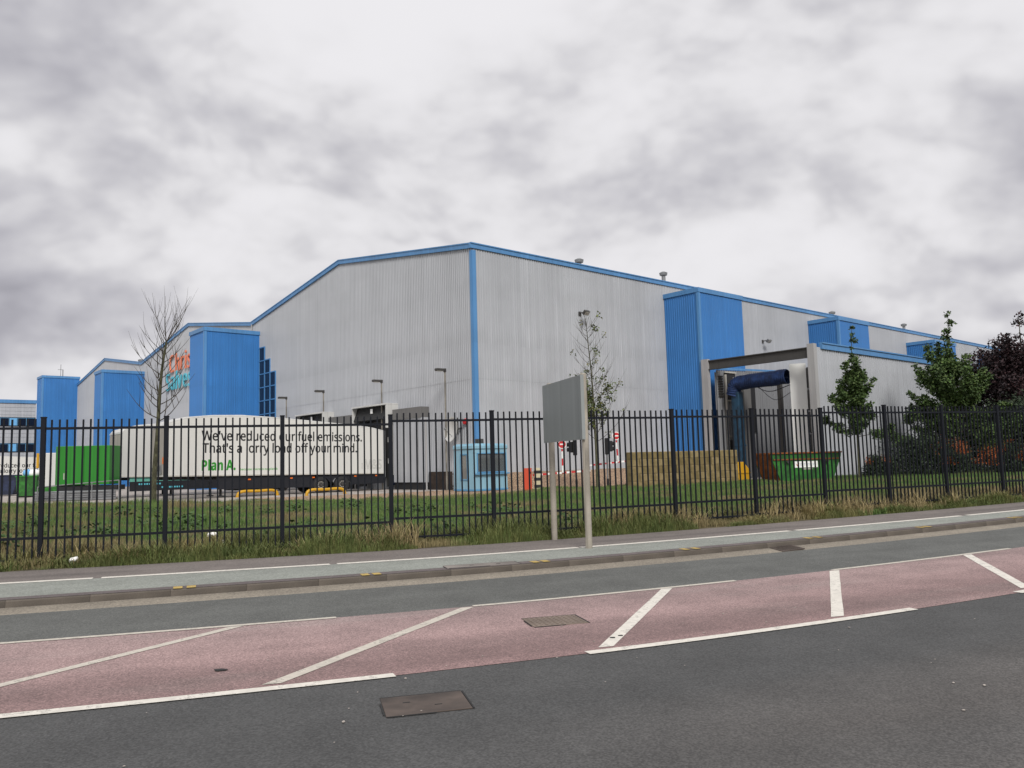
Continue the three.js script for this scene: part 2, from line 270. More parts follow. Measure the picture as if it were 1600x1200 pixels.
// iron and concrete covers in the road and pavement
function cover(name, label, cat, cs, y, body, pattern) { // corners in the road frame, near-left first
  const c = [0, 1].map((i) => cs.reduce((s, p) => s + p[i], 0) / 4), ang = Math.atan2(cs[1][1] - cs[0][1], cs[1][0] - cs[0][0]);
  const w = Math.hypot(cs[1][0] - cs[0][0], cs[1][1] - cs[0][1]), d = Math.hypot(cs[3][0] - cs[0][0], cs[3][1] - cs[0][1]);
  const t = thing(name, label, cat, Rd(c[0], c[1], y), RT + ang);
  part('frame', [bx(w * 0.55, 0.004, 0.012, -w * 0.2, 0, d / 2), bx(w * 0.97, 0.004, 0.012, 0, 0, -d / 2), bx(0.012, 0.004, d - 0.016, w / 2, 0, 0), bx(0.01, 0.004, d * 0.6, -w / 2, 0, 0.04)], M.ironJoint, t);
  if (!pattern) part('lid', rb(w - 0.02, 0.008, d - 0.02, 0.003, 0, -0.001, 0), body, t);
  else part('lid', [rb(w - 0.024, 0.01, d - 0.024, 0.003, 0, -0.002, 0), ...Array.from({ length: 60 }, (_, i) => bx(0.03, 0.006, 0.012, ((i % 10) - 4.5) * w * 0.093, 0.005, (Math.floor(i / 10) - 2.5) * d * 0.15, ((i % 2) - 0.5) * 1.5))], body, t);
  return t;
}
{
  const c1 = cover('manhole_cover', 'rectangular iron manhole cover in the dark near lane of the road', 'manhole cover', [[1.12, 5.27], [1.7, 5.2], [1.79, 5.63], [1.22, 5.7]], 0.006, M.iron);
  part('keyhole', bx(0.05, 0.004, 0.01, -0.12, 0.0035, -0.05), M.ironJoint, c1); part('keyhole', bx(0.05, 0.004, 0.01, 0.08, 0.0035, 0.06), M.ironJoint, c1);
  cover('manhole_cover', 'patterned brown manhole cover set in the red road strip', 'manhole cover', [[3.06, 7.4], [3.64, 7.33], [3.71, 7.78], [3.12, 7.86]], 0.008, M.slab, true);
  const c3 = cover('manhole_cover', 'pale concrete cover slab in the pavement beside the kerb', 'manhole cover', [[3.35, 11.22], [4.46, 11.15], [4.49, 11.5], [3.37, 11.55]], 0.125, std(lin(0.34, 0.3, 0.27), { map: concTex, roughness: 0.95 }));
  part('keyhole', bx(0.06, 0.004, 0.02, -0.15, 0.004, 0), M.ironJoint, c3); part('keyhole', bx(0.06, 0.004, 0.02, 0.25, 0.004, 0.02), M.ironJoint, c3);
  const gr = thing('drain_grate', 'iron drain grate in the gutter against the kerb', 'drain grate', Rd(9.13, kerbLine(9.13) - 0.17, 0.008), RT + 0.03); gr.position.y += 0.02; gr.rotation.x = 0.1;
  part('frame', [bx(0.46, 0.012, 0.03, 0, 0, 0.15), bx(0.46, 0.012, 0.03, 0, 0, -0.15), bx(0.03, 0.012, 0.27, 0.215, 0, 0), bx(0.03, 0.012, 0.27, -0.215, 0, 0)], M.iron, gr);
  for (let i = 0; i < 8; i++) part('bar', bx(0.02, 0.012, 0.27, -0.18 + i * 0.052, 0, 0), M.iron, gr);
  part('pit', bx(0.4, 0.003, 0.27, 0, -0.003, 0), M.kerb, gr);
  const irr = (r, n, s) => { const sh = new THREE.Shape(); for (let i = 0; i < n; i++) { const q = r * (0.6 + 0.7 * hash2(i, s, 3)), an = i / n * 6.283; i ? sh.lineTo(Math.cos(an) * q * 1.5, Math.sin(an) * q) : sh.moveTo(Math.cos(an) * q * 1.5, Math.sin(an) * q); } return new THREE.ExtrudeGeometry(sh, { depth: 0.004, bevelEnabled: false }).rotateX(-Math.PI / 2); };
  const road = scene.getObjectByName('road');
  for (const [a, b, r, s] of [[0.21, 7.08, 0.035, 1], [3.52, 6.62, 0.018, 2], [3.62, 6.66, 0.016, 3]]) { const m = part('tar_spot', irr(r, 11, s), M.ironJoint, road); m.position.set(...Rd(a, b, 0.008)); }
}

// ---------------------------------------------------------------- yard, gravel, lawn
const yardPts = [[-90, 90], [-30, 62], [-10, 50.7], [-1.8, 43], [5.3, 38], [10.9, 36.2], [14, 38.2], [18.9, 41], [24, 40.6], [29.2, 40.2], [35.4, 42], [41.7, 44.4], [70, 54], [120, 75]];
function yardEdge(a) { for (let i = 1; i < yardPts.length; i++) if (a <= yardPts[i][0]) { const p = yardPts[i - 1], q = yardPts[i]; return lerp(p[1], q[1], (a - p[0]) / (q[0] - p[0])); } return 75; }
const lawnY = (a, b) => { const e = grassLine(a), t = (b - e); return 0.11 + smooth(0.1, 1.2, t) * ((fbm(a * 0.5, b * 0.5, 3, 201) - 0.45) * 0.16) };
const lawnTone = (a, b) => { // green, olive or brown patches
  const n = fbm(a * 0.35, b * 0.35, 4, 211), m = fbm(a * 1.3, b * 1.3, 4, 215), near = smooth(8, 0, b - grassLine(a)), left = smooth(6, -8, a);
  const brown = Math.min(1, Math.max(0, smooth(0.46, 0.64, n * 0.5 + m * 0.5 + near * 0.1 + left * 0.08 - 0.05 * smooth(6, 14, b - grassLine(a)))));
  return [lerp(0.082, 0.19, brown), lerp(0.142, 0.155, brown), lerp(0.03, 0.072, brown)];
};
{
  struct('yard', strip((a) => Math.max(20, yardEdge(a) - 6), () => 260, 0.015, 0.015, -140, 150, 60, 4), M.yard, null, true);
  const lawn = strip(grassLine, yardEdge, 0, 0, -60, 90, 300, 60, (a, b) => lawnTone(a, b));
  const p = lawn.attributes.position, uv = lawn.attributes.uv;
  for (let i = 0; i < p.count; i++) p.setY(i, lawnY(uv.getX(i), uv.getY(i)) + rise(uv.getX(i), uv.getY(i)));
  lawn.computeVertexNormals();
  struct('lawn', lawn, M.lawn, null, true);
  // gravel: flat apron in front of the docks and a bank heaped against the right-hand facade
  const gv = new THREE.BufferGeometry(), pos = [], idx = [], nx = 46, nz = 40;
  const bankH = (a, b) => 0.05 + 0.95 * smooth(-6.5, -0.6, b) * smooth(0.2, 2.0, a) + (fbm(a * 0.8, b * 0.8, 3, 231) - 0.5) * 0.1;
  for (let i = 0; i <= nx; i++) for (let j = 0; j <= nz; j++) { const a = lerp(-12.5, 17.5, i / nx), lo = a < 0 ? lerp(-3, -9.5, smooth(-12.5, -6, a)) : -10.5, hi = a < 0 ? lerp(4.5, 1.6, smooth(-12, -4, a)) : -0.03; const b = lerp(lo, hi, j / nz); pos.push(...P(a, b, a < 0.2 ? 0.045 + (fbm(a, b, 2, 5) - 0.5) * 0.03 : bankH(a, b))); }
  for (let i = 0; i < nx; i++) for (let j = 0; j < nz; j++) { const q = i * (nz + 1) + j, r = q + nz + 1; idx.push(q, r, q + 1, r, r + 1, q + 1); }
  gv.setAttribute('position', new THREE.Float32BufferAttribute(pos, 3)); gv.setIndex(idx); gv.computeVertexNormals();
  struct('gravel', gv, M.gravel);
}

// ---------------------------------------------------------------- the warehouse
function clad(x0, x1, y0, topFn, lap = 0, pitch = 0.2, dep = 0.038) { // ribbed sheet along x, outer face towards +z
  const pos = [], q = (A, B, C, D) => pos.push(...A, ...B, ...C, ...A, ...C, ...D), prof = [[0, 0], [0.3, 0], [0.4, 1], [0.9, 1], [1, 0]];
  const n = Math.max(1, Math.round((x1 - x0) / pitch)), w = (x1 - x0) / n;
  for (let i = 0; i < n; i++) for (let k = 0; k < 4; k++) {
    const xa = x0 + (i + prof[k][0]) * w, xb = x0 + (i + prof[k + 1][0]) * w, za = lap + prof[k][1] * dep, zb = lap + prof[k + 1][1] * dep;
    q([xa, y0, za], [xb, y0, zb], [xb, topFn(xb), zb], [xa, topFn(xa), za]);
  }
  const g = new THREE.BufferGeometry(); g.setAttribute('position', new THREE.Float32BufferAttribute(pos, 3)); g.computeVertexNormals(); return g;
}
const EAVE = 15.0, RIDGE = 17.4, BAY = 33.1, LLEN = 99.3, RLEN = 96, JOINT = 6.9;
const gable = (b) => { const t = ((b % BAY) + BAY) % BAY; return EAVE + (RIDGE - EAVE) * (1 - Math.abs(t - BAY / 2) / (BAY / 2)); };
const wh = thing('warehouse', 'huge grey ribbed warehouse with bright blue trim and blue stair towers', 'warehouse', P(0, 0), TH);
const whm = [M.cladA, M.cladB, M.cladC, M.cladA];
{ // local x = a, local z = -b
  const wallR = sub('wall', wh), wallL = sub('wall', wh);
  const sheets = (parent, len, w, top, rot) => { let k = 0; for (let x = 0; x < len - 0.01; x += w, k++) { const x1 = Math.min(len, x + w);
    for (const [y0, t, lap] of [[0, () => JOINT, 0], [JOINT - 0.12, top, 0.012]]) { const g = clad(x + 0.002, x1 - 0.002, y0, t, lap); const m = part('cladding_panel', rot(g), whm[Math.floor(hash2(k, y0 > 0 ? 2 : 1, 8 + len) * 4)], parent); } } };
  sheets(wallR, RLEN, 4, () => EAVE, (g) => g);
  sheets(wallL, LLEN, BAY / 6, (x) => gable(LLEN - x) , (g) => g.translate(-LLEN, 0, 0).rotateY(-Math.PI / 2)); // x -> z, faces -x
  // far and back walls, floor-to-eave backing
  part('backing_wall', [bx(RLEN, EAVE, 0.1, RLEN / 2, EAVE / 2, -0.08), bx(0.1, EAVE, LLEN - 0.2, 0.08, EAVE / 2, -LLEN / 2 - 0.1), bx(0.1, EAVE, LLEN, RLEN, EAVE / 2, -LLEN / 2), bx(RLEN, EAVE, 0.1, RLEN / 2, EAVE / 2, -LLEN)], M.cladRoof, wh);
  const roof = sub('roof', wh);
  for (let k = 0; k < 3; k++) for (const s of [0, 1]) {
    const b0 = k * BAY + s * BAY / 2, y0 = s ? RIDGE : EAVE, y1 = s ? EAVE : RIDGE, g = new THREE.BufferGeometry();
    const A = [0, y0, -b0], B = [RLEN, y0, -b0], C = [RLEN, y1, -b0 - BAY / 2], D = [0, y1, -b0 - BAY / 2];
    g.setAttribute('position', new THREE.Float32BufferAttribute([...A, ...B, ...C, ...A, ...C, ...D], 3)); part('roof_sheet', g.translate(0, 0.05, 0), M.cladRoof, roof);
  }
  const vent = [rod([0, -1, 0], [0, 0.55, 0], 0.16, 0.16, 12), rod([0, 0.55, 0], [0, 0.75, 0], 0.3, 0.34, 14), rod([0, 0.75, 0], [0, 0.86, 0], 0.34, 0.12, 14)];
  for (const [x, z, y] of [[11.6, -2, 15.55], [21.4, -2, 15.9], [49, -2, 15.5], [66, -2, 15.8], [3, -77.2, 16.2]]) { const m = part('roof_vent', vent.map((g) => g.clone()), M.galv, roof); m.position.set(x, y, z); }
  // blue edge trims: eaves, gables, corner
  const beam = (x0, y0, x1, y1, h, t) => { const L = Math.hypot(x1 - x0, y1 - y0); return bx(L, h, t).rotateZ(Math.atan2(y1 - y0, x1 - x0)).translate((x0 + x1) / 2, (y0 + y1) / 2, 0); };
  part('eave_trim', [bx(RLEN + 0.2, 0.28, 0.2, RLEN / 2 - 0.1, EAVE + 0.05, 0.03), bx(RLEN + 0.2, 0.07, 0.26, RLEN / 2 - 0.1, EAVE + 0.222, 0.05)], M.trim, wh);
  for (let k = 0; k < 3; k++) { const x0 = k * BAY, xm = x0 + BAY / 2, x1 = x0 + BAY; for (const [p, q, r, s] of [[x0, EAVE, xm, RIDGE], [xm, RIDGE, x1, EAVE]]) { const g = mergeGeometries([beam(p, q + 0.05, r, s + 0.05, 0.28, 0.2), beam(p, q + 0.222, r, s + 0.222, 0.07, 0.27)].map((e) => prep(e))); part('gable_trim', g.rotateY(Math.PI / 2).translate(-0.05, 0, 0), M.trim, wh); } }
  part('corner_trim', [bx(0.3, EAVE - 0.2, 0.04, 0.085, (EAVE - 0.2) / 2, 0.07), bx(0.04, EAVE - 0.2, 0.22, -0.07, (EAVE - 0.2) / 2, -0.06)], M.trim, wh);
  part('downpipe', rod([-0.12, 0.2, -32.9], [-0.12, EAVE, -32.9], 0.07), M.greyFlash, wh);
  // stair towers
  const tower = (x0, x1, z0, z1, h) => { // box with corrugated sides, x outwards etc.
    const t = sub('stair_tower', wh), W = x1 - x0, D = z1 - z0;
    part('tower_wall', [clad(0, W, 0, () => h, 0, 0.2, 0.03).translate(x0, 0, z1), clad(0, D, 0, () => h, 0, 0.2, 0.03).rotateY(-Math.PI / 2).translate(x0, 0, z0), clad(0, D, 0, () => h, 0, 0.2, 0.03).rotateY(Math.PI / 2).translate(x1, 0, z1), bx(W - 0.1, h, D - 0.1, (x0 + x1) / 2, h / 2 - 0.02, (z0 + z1) / 2)], M.blue, t);
    part('tower_trim', [bx(W + 0.16, 0.34, 0.12, (x0 + x1) / 2, h + 0.05, z1 + 0.04), bx(0.12, 0.34, D - 0.0, x0 - 0.04, h + 0.05, (z0 + z1) / 2 - 0.03), bx(0.12, 0.34, D, x1 + 0.04, h + 0.05, (z0 + z1) / 2 - 0.03), bx(0.2, h - 0.15, 0.05, x0 + 0.06, (h - 0.15) / 2, z1 + 0.05), bx(0.05, h - 0.15, 0.2, x0 - 0.05, (h - 0.15) / 2, z1 - 0.06)], M.trim, t);
    part('tower_roof', bx(W, 0.1, D, (x0 + x1) / 2, h + 0.12, (z0 + z1) / 2), M.cladRoof, t);
    return t;
  };
  tower(18.7, 24.35, -0.2, 3.22, 13.95); tower(40.2, 46.1, -0.2, 3.0, 13.95); tower(61.4, 67.2, -0.2, 3.0, 13.5); tower(82.6, 88.4, -0.2, 3, 13.5);
  tower(-5, 0.2, -35.0, -31.4, 13.9); tower(-4.8, 0.2, -68.3, -65.0, 13.7);
  const t3 = tower(-4.8, 0.2, -101.6, -98.0, 16.3);
  part('antenna', [rod([-2.2, 16.4, -99], [-2.2, 18.4, -99], 0.03), rod([-1.8, 16.4, -99.5], [-1.8, 17.7, -99.5], 0.05), rod([-2.6, 17.6, -99], [-1.9, 17.6, -99], 0.025)], M.darkSteel, t3);
  // stepped corner glazing beside the first left-hand tower
  const gz = sub('stepped_glazing', wh), cw = 1.13, rh = 1.21;
  for (let c = 0; c < 3; c++) for (let r = c; r < 9; r++) {
    const z = -31.28 + cw * c + cw / 2, y1 = 12.55 - rh * r;
    const m = part('pane', bx(0.02, rh - 0.1, cw - 0.1, -0.075, y1 - rh / 2, z), M.glass, gz);
    part('pane_frame', [bx(0.09, 0.09, cw + 0.06, -0.09, y1, z), bx(0.09, rh - 0.09, 0.07, -0.088, y1 - rh / 2, z + cw / 2), bx(0.09, rh - 0.09, 0.07, -0.088, y1 - rh / 2, z - cw / 2 + (c ? 0.072 : 0.035))], M.trim, gz);
  }
  part('alarm_bell', [rod([0, 0, 0], [0, 0, 0.12], 0.2, 0.16, 14).rotateY(-Math.PI / 2).translate(-0.08, 4.2, -0.9)], M.redPaint, wh);
}
{ // raised lettering on the left-hand facade, mostly hidden by the tower
  const font = await new FontLoader().loadAsync('fonts/droid/droid_sans_regular.typeface.json');
  const sg = thing('wall_sign', 'raised coral and teal lettering high on the grey gable wall', 'sign', P(-0.12, 55.6, 0), TH - Math.PI / 2);
  const row = (str, x, y, size, sx, m) => { for (const ch of str) { const g = new TextGeometry(ch, { font, size, depth: 0.12, curveSegments: 5, bevelEnabled: false }); g.computeBoundingBox(); const w = g.boundingBox.max.x; g.scale(sx, 1, 1); g.translate(x, y, 0); part('letter', g, m, sg); x += (w + size * 0.16) * sx; } };
  row('Christian', 0, 12.75, 1.95, 1.02, M.coral); row('Salvesen', -1.0, 10.75, 1.95, 1.0, M.teal);
}

// office block far behind on the left
{
  const o = thing('office_building', 'grey banded office block with dark window strips at the far left', 'office building', P(-3, 112), TH);
  part('wall', [bx(38, 13.4, 14, -19, 6.7, -7)], M.cladB, o);
  for (let k = 0; k < 22; k++) part('cladding_plank', bx(38.02, 0.56, 0.05, -19, 0.32 + k * 0.6, 0.03), k % 3 ? M.cladA : M.cladB, o);
  part('roof_trim', bx(38.2, 0.55, 0.3, -19, 13.6, 0.06), M.trim, o);
  for (const y of [10.3, 6.15]) { part('window_surround', [bx(38, 1.5, 0.06, -19, y, 0.06)], M.navy, o);
    for (let k = 0; k < 14; k++) { const w = sub('window', o); part('pane', bx(1.02, 1.16, 0.05, -0.75 - k * 1.2, y, 0.1), [2, 6, 9].includes(k) ? M.panelSky : M.glass, w); part('frame', [bx(1.2, 0.06, 0.08, -0.75 - k * 1.2, y + 0.62, 0.1), bx(0.06, 1.18, 0.08, -1.33 - k * 1.2, y, 0.1)], M.hutTrim, w); } }
}

// ---------------------------------------------------------------- dock equipment on the left-hand facade
function dockShelter(b, label) { // hood with white cheek, black rubber face
  const t = thing('dock_shelter', label, 'dock shelter', P(0, b), TH, 'dock shelters on the left-hand facade'); // local z = -b', x outwards negative
  part('cheek', [bx(1.0, 1.6, 0.08, -0.52, 5.0, 0), bx(0.5, 3.2, 0.08, -0.27, 2.6, 0), bx(1.0, 1.6, 0.08, -0.52, 5.0, -4.5), bx(0.5, 3.2, 0.08, -0.27, 2.6, -4.5)], M.white, t);
  part('hood', [bx(1.06, 0.08, 4.6, -0.53, 5.84, -2.25), bx(0.06, 0.06, 4.5, -1.06, 5.8, -2.25)], M.white, t);
  part('rubber_curtain', [bx(0.06, 1.0, 4.42, -0.75, 5.3, -2.25, 0, 0, -0.35), bx(0.1, 4.6, 0.55, -0.5, 2.5, -0.4), bx(0.1, 4.6, 0.9, -0.5, 2.5, -3.95)], M.rubber, t);
  part('door', [bx(0.06, 4.2, 3.2, -0.14, 2.9, -2.1)], M.black, t);
  part('door_rib', Array.from({ length: 8 }, (_, k) => bx(0.03, 0.05, 3.2, -0.19, 1.2 + k * 0.5, -2.1)), M.darkSteel, t);
  part('alignment_mark', [bx(0.03, 0.34, 0.1, -0.57, 3.4, -0.42), bx(0.03, 0.34, 0.1, -0.57, 1.95, -0.42), bx(0.03, 0.1, 0.18, -0.57, 3.52, -0.36), bx(0.03, 0.1, 0.18, -0.57, 2.07, -0.36)], M.whitePaint, t);
  part('number_plate', bx(0.03, 0.32, 0.28, -0.86, 5.45, -2.1), M.whitePaint, t);
  part('bumper', bx(0.3, 0.9, 0.5, -0.2, 0.75, -0.3), M.navySkip, t);
  return t;
}
dockShelter(8.55, 'black dock shelter with white hood, nearest, behind the printed trailer');
dockShelter(17.6, 'black dock shelter with white hood, half hidden above the printed trailer roof');
{
  for (const [b0, b1, lab, i] of [[4.85, 8.2, 'closed grey dock housing right of the nearest black dock shelter', 0], [13.9, 17.2, 'closed grey dock housing between the two black dock shelters', 1]]) {
    const t = thing('dock_housing', lab, 'dock housing', P(0, b0), TH), w = b1 - b0;
    part('body', [bx(0.62, 4.2, w, -0.33, 2.6, -w / 2)], M.cladB, t);
    part('top', [bx(0.7, 0.7, w, -0.36, 5.05, -w / 2, 0, 0, 0.0)], M.quilt, t);
    part('seam', Array.from({ length: 4 }, (_, k) => bx(0.03, 4.1, 0.05, -0.65, 2.6, -w * (k + 0.5) / 4)), M.galv, t);
    part('plinth', bx(0.5, 0.46, w, -0.3, 0.25, -w / 2), M.black, t);
    part('end_post', rod([-0.4, 0, 0.14], [-0.4, 4.6, 0.14], 0.06), M.greyFlash, t);
  }
  const s = thing('dark_screen', 'low dark brown slatted screen at the foot of the grey wall', 'screen', P(-0.12, 2.2), TH);
  for (let k = 0; k < 8; k++) part('board', bx(0.05, 1.14, 0.29, -0.1, 0.59, -0.16 - k * 0.31), M.brownBox, s);
  part('rail', [bx(0.06, 0.08, 2.5, -0.04, 1.0, -1.25), bx(0.06, 0.08, 2.5, -0.04, 0.25, -1.25)], M.darkSteel, s);
  // yard lamp posts along the docks
  const lp = thing('lamp_post', 'slim yard lamp post standing nearest the blue building corner', 'lamp post', P(-0.75, 2.04), TH, 'yard lamp posts along the docks');
  part('pole', rod([0, 0, 0], [0, 7.5, 0], 0.06, 0.05), M.lampPole, lp); part('lamp_head', [rb(0.62, 0.16, 0.3, 0.05, -0.4, 7.48, 0), bx(0.12, 0.22, 0.16, 0, 7.46, 0)], M.darkSteel, lp); part('lamp_glass', bx(0.46, 0.03, 0.22, -0.42, 7.39, 0), M.whiteDull, lp);
  for (const [b, lab] of [[9.47, 'slim yard lamp post behind the nearest black dock shelter'], [17.9, 'slim yard lamp post behind the half hidden dock shelter'], [24.36, 'slim yard lamp post beside the stepped dark glazing']]) { const c = lp.clone(); c.name = numbered('lamp_post'); c.userData = { ...lp.userData, label: lab }; c.position.set(...P(-0.75, b)); scene.add(c); }
  // satellite dish on the wall behind the hut
  const d = thing('satellite_dish', 'white satellite dish on the grey wall beside the blue corner', 'satellite dish', P(-0.5, 1.45, 3.72), TH - 0.12);
  const prof = []; for (let i = 0; i <= 10; i++) { const r = 0.78 * i / 10; prof.push(new THREE.Vector2(Math.max(r, 0.001), 0.36 * r * r)); } for (let i = 10; i >= 0; i--) { const r = 0.78 * i / 10; prof.push(new THREE.Vector2(Math.max(r, 0.001), 0.36 * r * r - 0.03)); }
  part('reflector', new THREE.LatheGeometry(prof, 28).rotateZ(Math.PI / 2 - 0.12).translate(-0.1, 0, 0), M.white, d); part('feed_arm', [rod([-0.1, -0.5, 0], [-0.75, 0.05, 0], 0.02), rod([-0.75, 0.05, 0], [-0.66, 0.06, 0], 0.07)], M.galv, d); part('bracket', [rod([-0.05, 0, 0], [0.5, 0.1, 0], 0.06), rod([0.2, -0.3, 0], [0.2, 0.75, 0], 0.05)], M.darkSteel, d);
  // wall floodlights on the right-hand facade
  for (const [a, y, lab] of [[9.35, 11.65, 'dark floodlight high on the ribbed wall above the half bare tree'], [32.2, 11.5, 'pale floodlight on the wall between two blue stair towers']]) {
    const f = thing('floodlight', lab, 'floodlight', P(a, -0.05, y), TH);
    part('arm', [rod([0, 0.1, 0], [0, 0.15, 0.5], 0.035), bx(0.22, 0.3, 0.06, 0, 0.08, 0.02)], M.darkSteel, f); part('housing', rb(0.5, 0.34, 0.22, 0.05).rotateX(0.75).translate(0, 0.06, 0.62), a < 20 ? M.darkSteel : M.galv, f); part('lens', bx(0.4, 0.25, 0.02).translate(0, 0, 0.118).rotateX(0.75).translate(0, 0.06, 0.62), M.whiteDull, f);
  }
}

// ---------------------------------------------------------------- screen-walled bay on the right with compactor
{
  const t = thing('bay_enclosure', 'grey ribbed service bay with open left end and dark steel beam', 'enclosure', P(0, 0), TH);
  const H = 8.62, F = 12.0; // front wall at z=F
  const wall = sub('wall', t); let k = 0;
  for (let x = 18.93; x < 74; x += 3.9, k++) part('cladding_panel', clad(x + 0.004, x + 3.896, 0, () => H, 0, 0.3, 0.05).translate(0, 0, F), whm[(k * 3) % 4], wall);
  part('backing', bx(54.4, H, 0.1, 46.2, H / 2, F - 0.08), M.cladRoof, t);
  part('roof_trim', [bx(55, 0.36, 0.2, 47.1, H + 0.08, F + 0.06), bx(55, 0.09, 0.3, 47.1, H + 0.3, F + 0.08)], M.trim, t);
  part('front_post', [bx(0.42, H + 0.2, 0.12, 18.71, (H + 0.2) / 2, F + 0.06), bx(0.12, H + 0.2, 0.34, 18.56, (H + 0.2) / 2, F - 0.17)], M.greyFlash, t);
  part('rear_post', [bx(0.3, H + 0.1, 0.55, 18.6, (H + 0.1) / 2, 3.62)], M.greyFlash, t);
  part('beam', [bx(0.3, 0.06, F - 4.2, 18.7, H - 0.03, (F + 3.6) / 2), bx(0.3, 0.06, F - 4.2, 18.7, H - 0.66, (F + 3.6) / 2), bx(0.06, 0.6, F - 4.2, 18.7, H - 0.345, (F + 3.6) / 2)], M.darkSteel, t);
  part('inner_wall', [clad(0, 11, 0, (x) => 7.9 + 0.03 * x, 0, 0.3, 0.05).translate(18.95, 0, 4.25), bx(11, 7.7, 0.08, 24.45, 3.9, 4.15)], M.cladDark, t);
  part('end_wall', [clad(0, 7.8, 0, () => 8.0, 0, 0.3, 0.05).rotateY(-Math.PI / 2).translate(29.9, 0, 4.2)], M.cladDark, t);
  part('inner_trim', [bx(11, 0.14, 0.1, 24.5, 8.17, 4.3, 0, 0, 0.03)], M.trim, t);
  part('louvre', Array.from({ length: 9 }, (_, i) => bx(0.55, 0.13, 0.06, 18.35 + 0.95, 6.0 + i * 0.18, 4.36, 0, 0.5)), M.darkSteel, t);
  part('opening', [bx(1.3, 2.0, 0.06, 20.5, 6.75, 4.36), bx(1.6, 3.6, 0.06, 22.9, 5.2, 4.36), bx(1.1, 2.4, 0.06, 20.6, 1.6, 4.36)], M.black, t);
  part('opening_frame', [bx(0.12, 6, 0.12, 19.85, 4.6, 4.42), bx(1.4, 0.1, 0.1, 20.5, 5.7, 4.42), bx(1.4, 0.1, 0.1, 20.5, 7.78, 4.42), bx(1.3, 0.08, 0.1, 20.5, 3.1, 4.42), rod([20.0, 0.5, 4.6], [20.9, 3.9, 4.9], 0.05)], M.whiteDull, t);
  part('white_post', bx(0.22, 7.2, 0.22, 20.2, 3.75, 5.0), M.whitePaint, t);
  part('grey_duct', [bx(0.9, 7.0, 0.5, 21.3, 3.6, 5.0)], M.quilt, t);
  part('dark_column', [bx(0.28, 7.4, 0.28, 21.8, 3.7, 7.6)], M.darkSteel, t);
  part('white_column', bx(0.7, 7.75, 1.05, 19.95, 3.875, 10.12, 0.45), M.whitePaint, t);
  for (let i = 0; i < 5; i++) part('padded_panel', rb(0.2, 1.46, 1.2, 0.09, 20.1, 0.76 + i * 1.5, 11.25), M.quilt, t);
  part('cable', [tube([[20.3, 7.3, 5.6], [20.4, 6.15, 7.4], [19.9, 6.4, 9.6]], 0.03, 20, 6), tube([[20.6, 7.0, 6.2], [20.4, 5.5, 8.0], [19.9, 5.9, 9.6]], 0.02, 20, 6)], M.black, t);
  const d = thing('extraction_duct', 'dark blue fabric duct bending down inside the open bay', 'duct', P(0, 0), TH);
  const hose = new THREE.TubeGeometry(new THREE.CatmullRomCurve3([[19.5, 6.0, 5.25], [19.5, 6.72, 5.5], [19.5, 6.86, 6.3], [19.5, 6.9, 8], [19.5, 6.95, 9.6]].map((p) => V3(...p))), 90, 0.5, 18, false);
  { const p = hose.attributes.position, n = hose.attributes.normal; for (let i = 0; i < p.count; i++) { const w = 0.035 * Math.sin(i / 19 * 2.2) + 0.05 * (vnoise(p.getZ(i) * 3, p.getY(i) * 4, 5) - 0.5); p.setXYZ(i, p.getX(i) + n.getX(i) * w, p.getY(i) + n.getY(i) * w, p.getZ(i) + n.getZ(i) * w); } hose.computeVertexNormals(); }
  part('hose', hose, M.fabricBlue, d); part('chute', [rb(0.6, 5.6, 0.62, 0.05, 19.5, 3.4, 5.55), bx(0.66, 0.1, 0.68, 19.5, 4.4, 5.55), bx(0.66, 0.1, 0.68, 19.5, 2.4, 5.55)], M.ductBlue, d);
}
{ // yellow hopper beside the block wall
  const h = thing('hopper', 'yellow sloped steel hopper between the block wall and the skip', 'hopper', [13.75, 0.08, -48.6], 0.35);
  part('body', prism([[-0.42, 0], [0.42, 0], [0.42, 0.72], [0.0, 1.2], [-0.42, 1.2]], 0.9, 0.02), M.yellow, h); part('lip', bx(0.9, 0.05, 0.06, 0, 0.55, 0.02), M.yellow, h); part('foot', [bx(0.9, 0.08, 0.1, 0, -0.02, -0.1), bx(0.9, 0.08, 0.1, 0, -0.02, -0.8)], M.darkSteel, h);
}
{ // wall of big concrete blocks
  const A = [6.33, -43.39], B = [12.95, -46.9], L = Math.hypot(B[0] - A[0], B[1] - A[1]), w = thing('block_wall', 'sandy concrete block wall in front of the blue tower foot', 'wall', [A[0], 0.02, A[1]], Math.atan2(-(B[1] - A[1]), B[0] - A[0]));
  const r = rng(5), shapes = {};
  for (let j = 0; j < 5; j++) { let x = 0; const first = j % 2 ? 0.5 : 1; while (x < L - 0.02) { let l = Math.min(x === 0 ? first : 1.0, L - x); if (L - x - l < 0.2) l = L - x;
    const key = l.toFixed(2); shapes[key] ||= prep(new RoundedBoxGeometry(l - 0.016, 0.383, 0.6, 1, 0.022));
    const m = new THREE.Mesh(shapes[key], M.block[Math.floor(r() * 4)]); m.name = 'concrete_block'; m.position.set(x + l / 2, 0.2 + j * 0.395, -0.3 + (r() - 0.5) * 0.03); m.rotation.y = (r() - 0.5) * 0.01; m.castShadow = m.receiveShadow = true; w.add(m); x += l; } }
  part('mortar', bx(L - 0.06, 1.9, 0.5, L / 2, 0.97, -0.33), M.block[0], w);
}
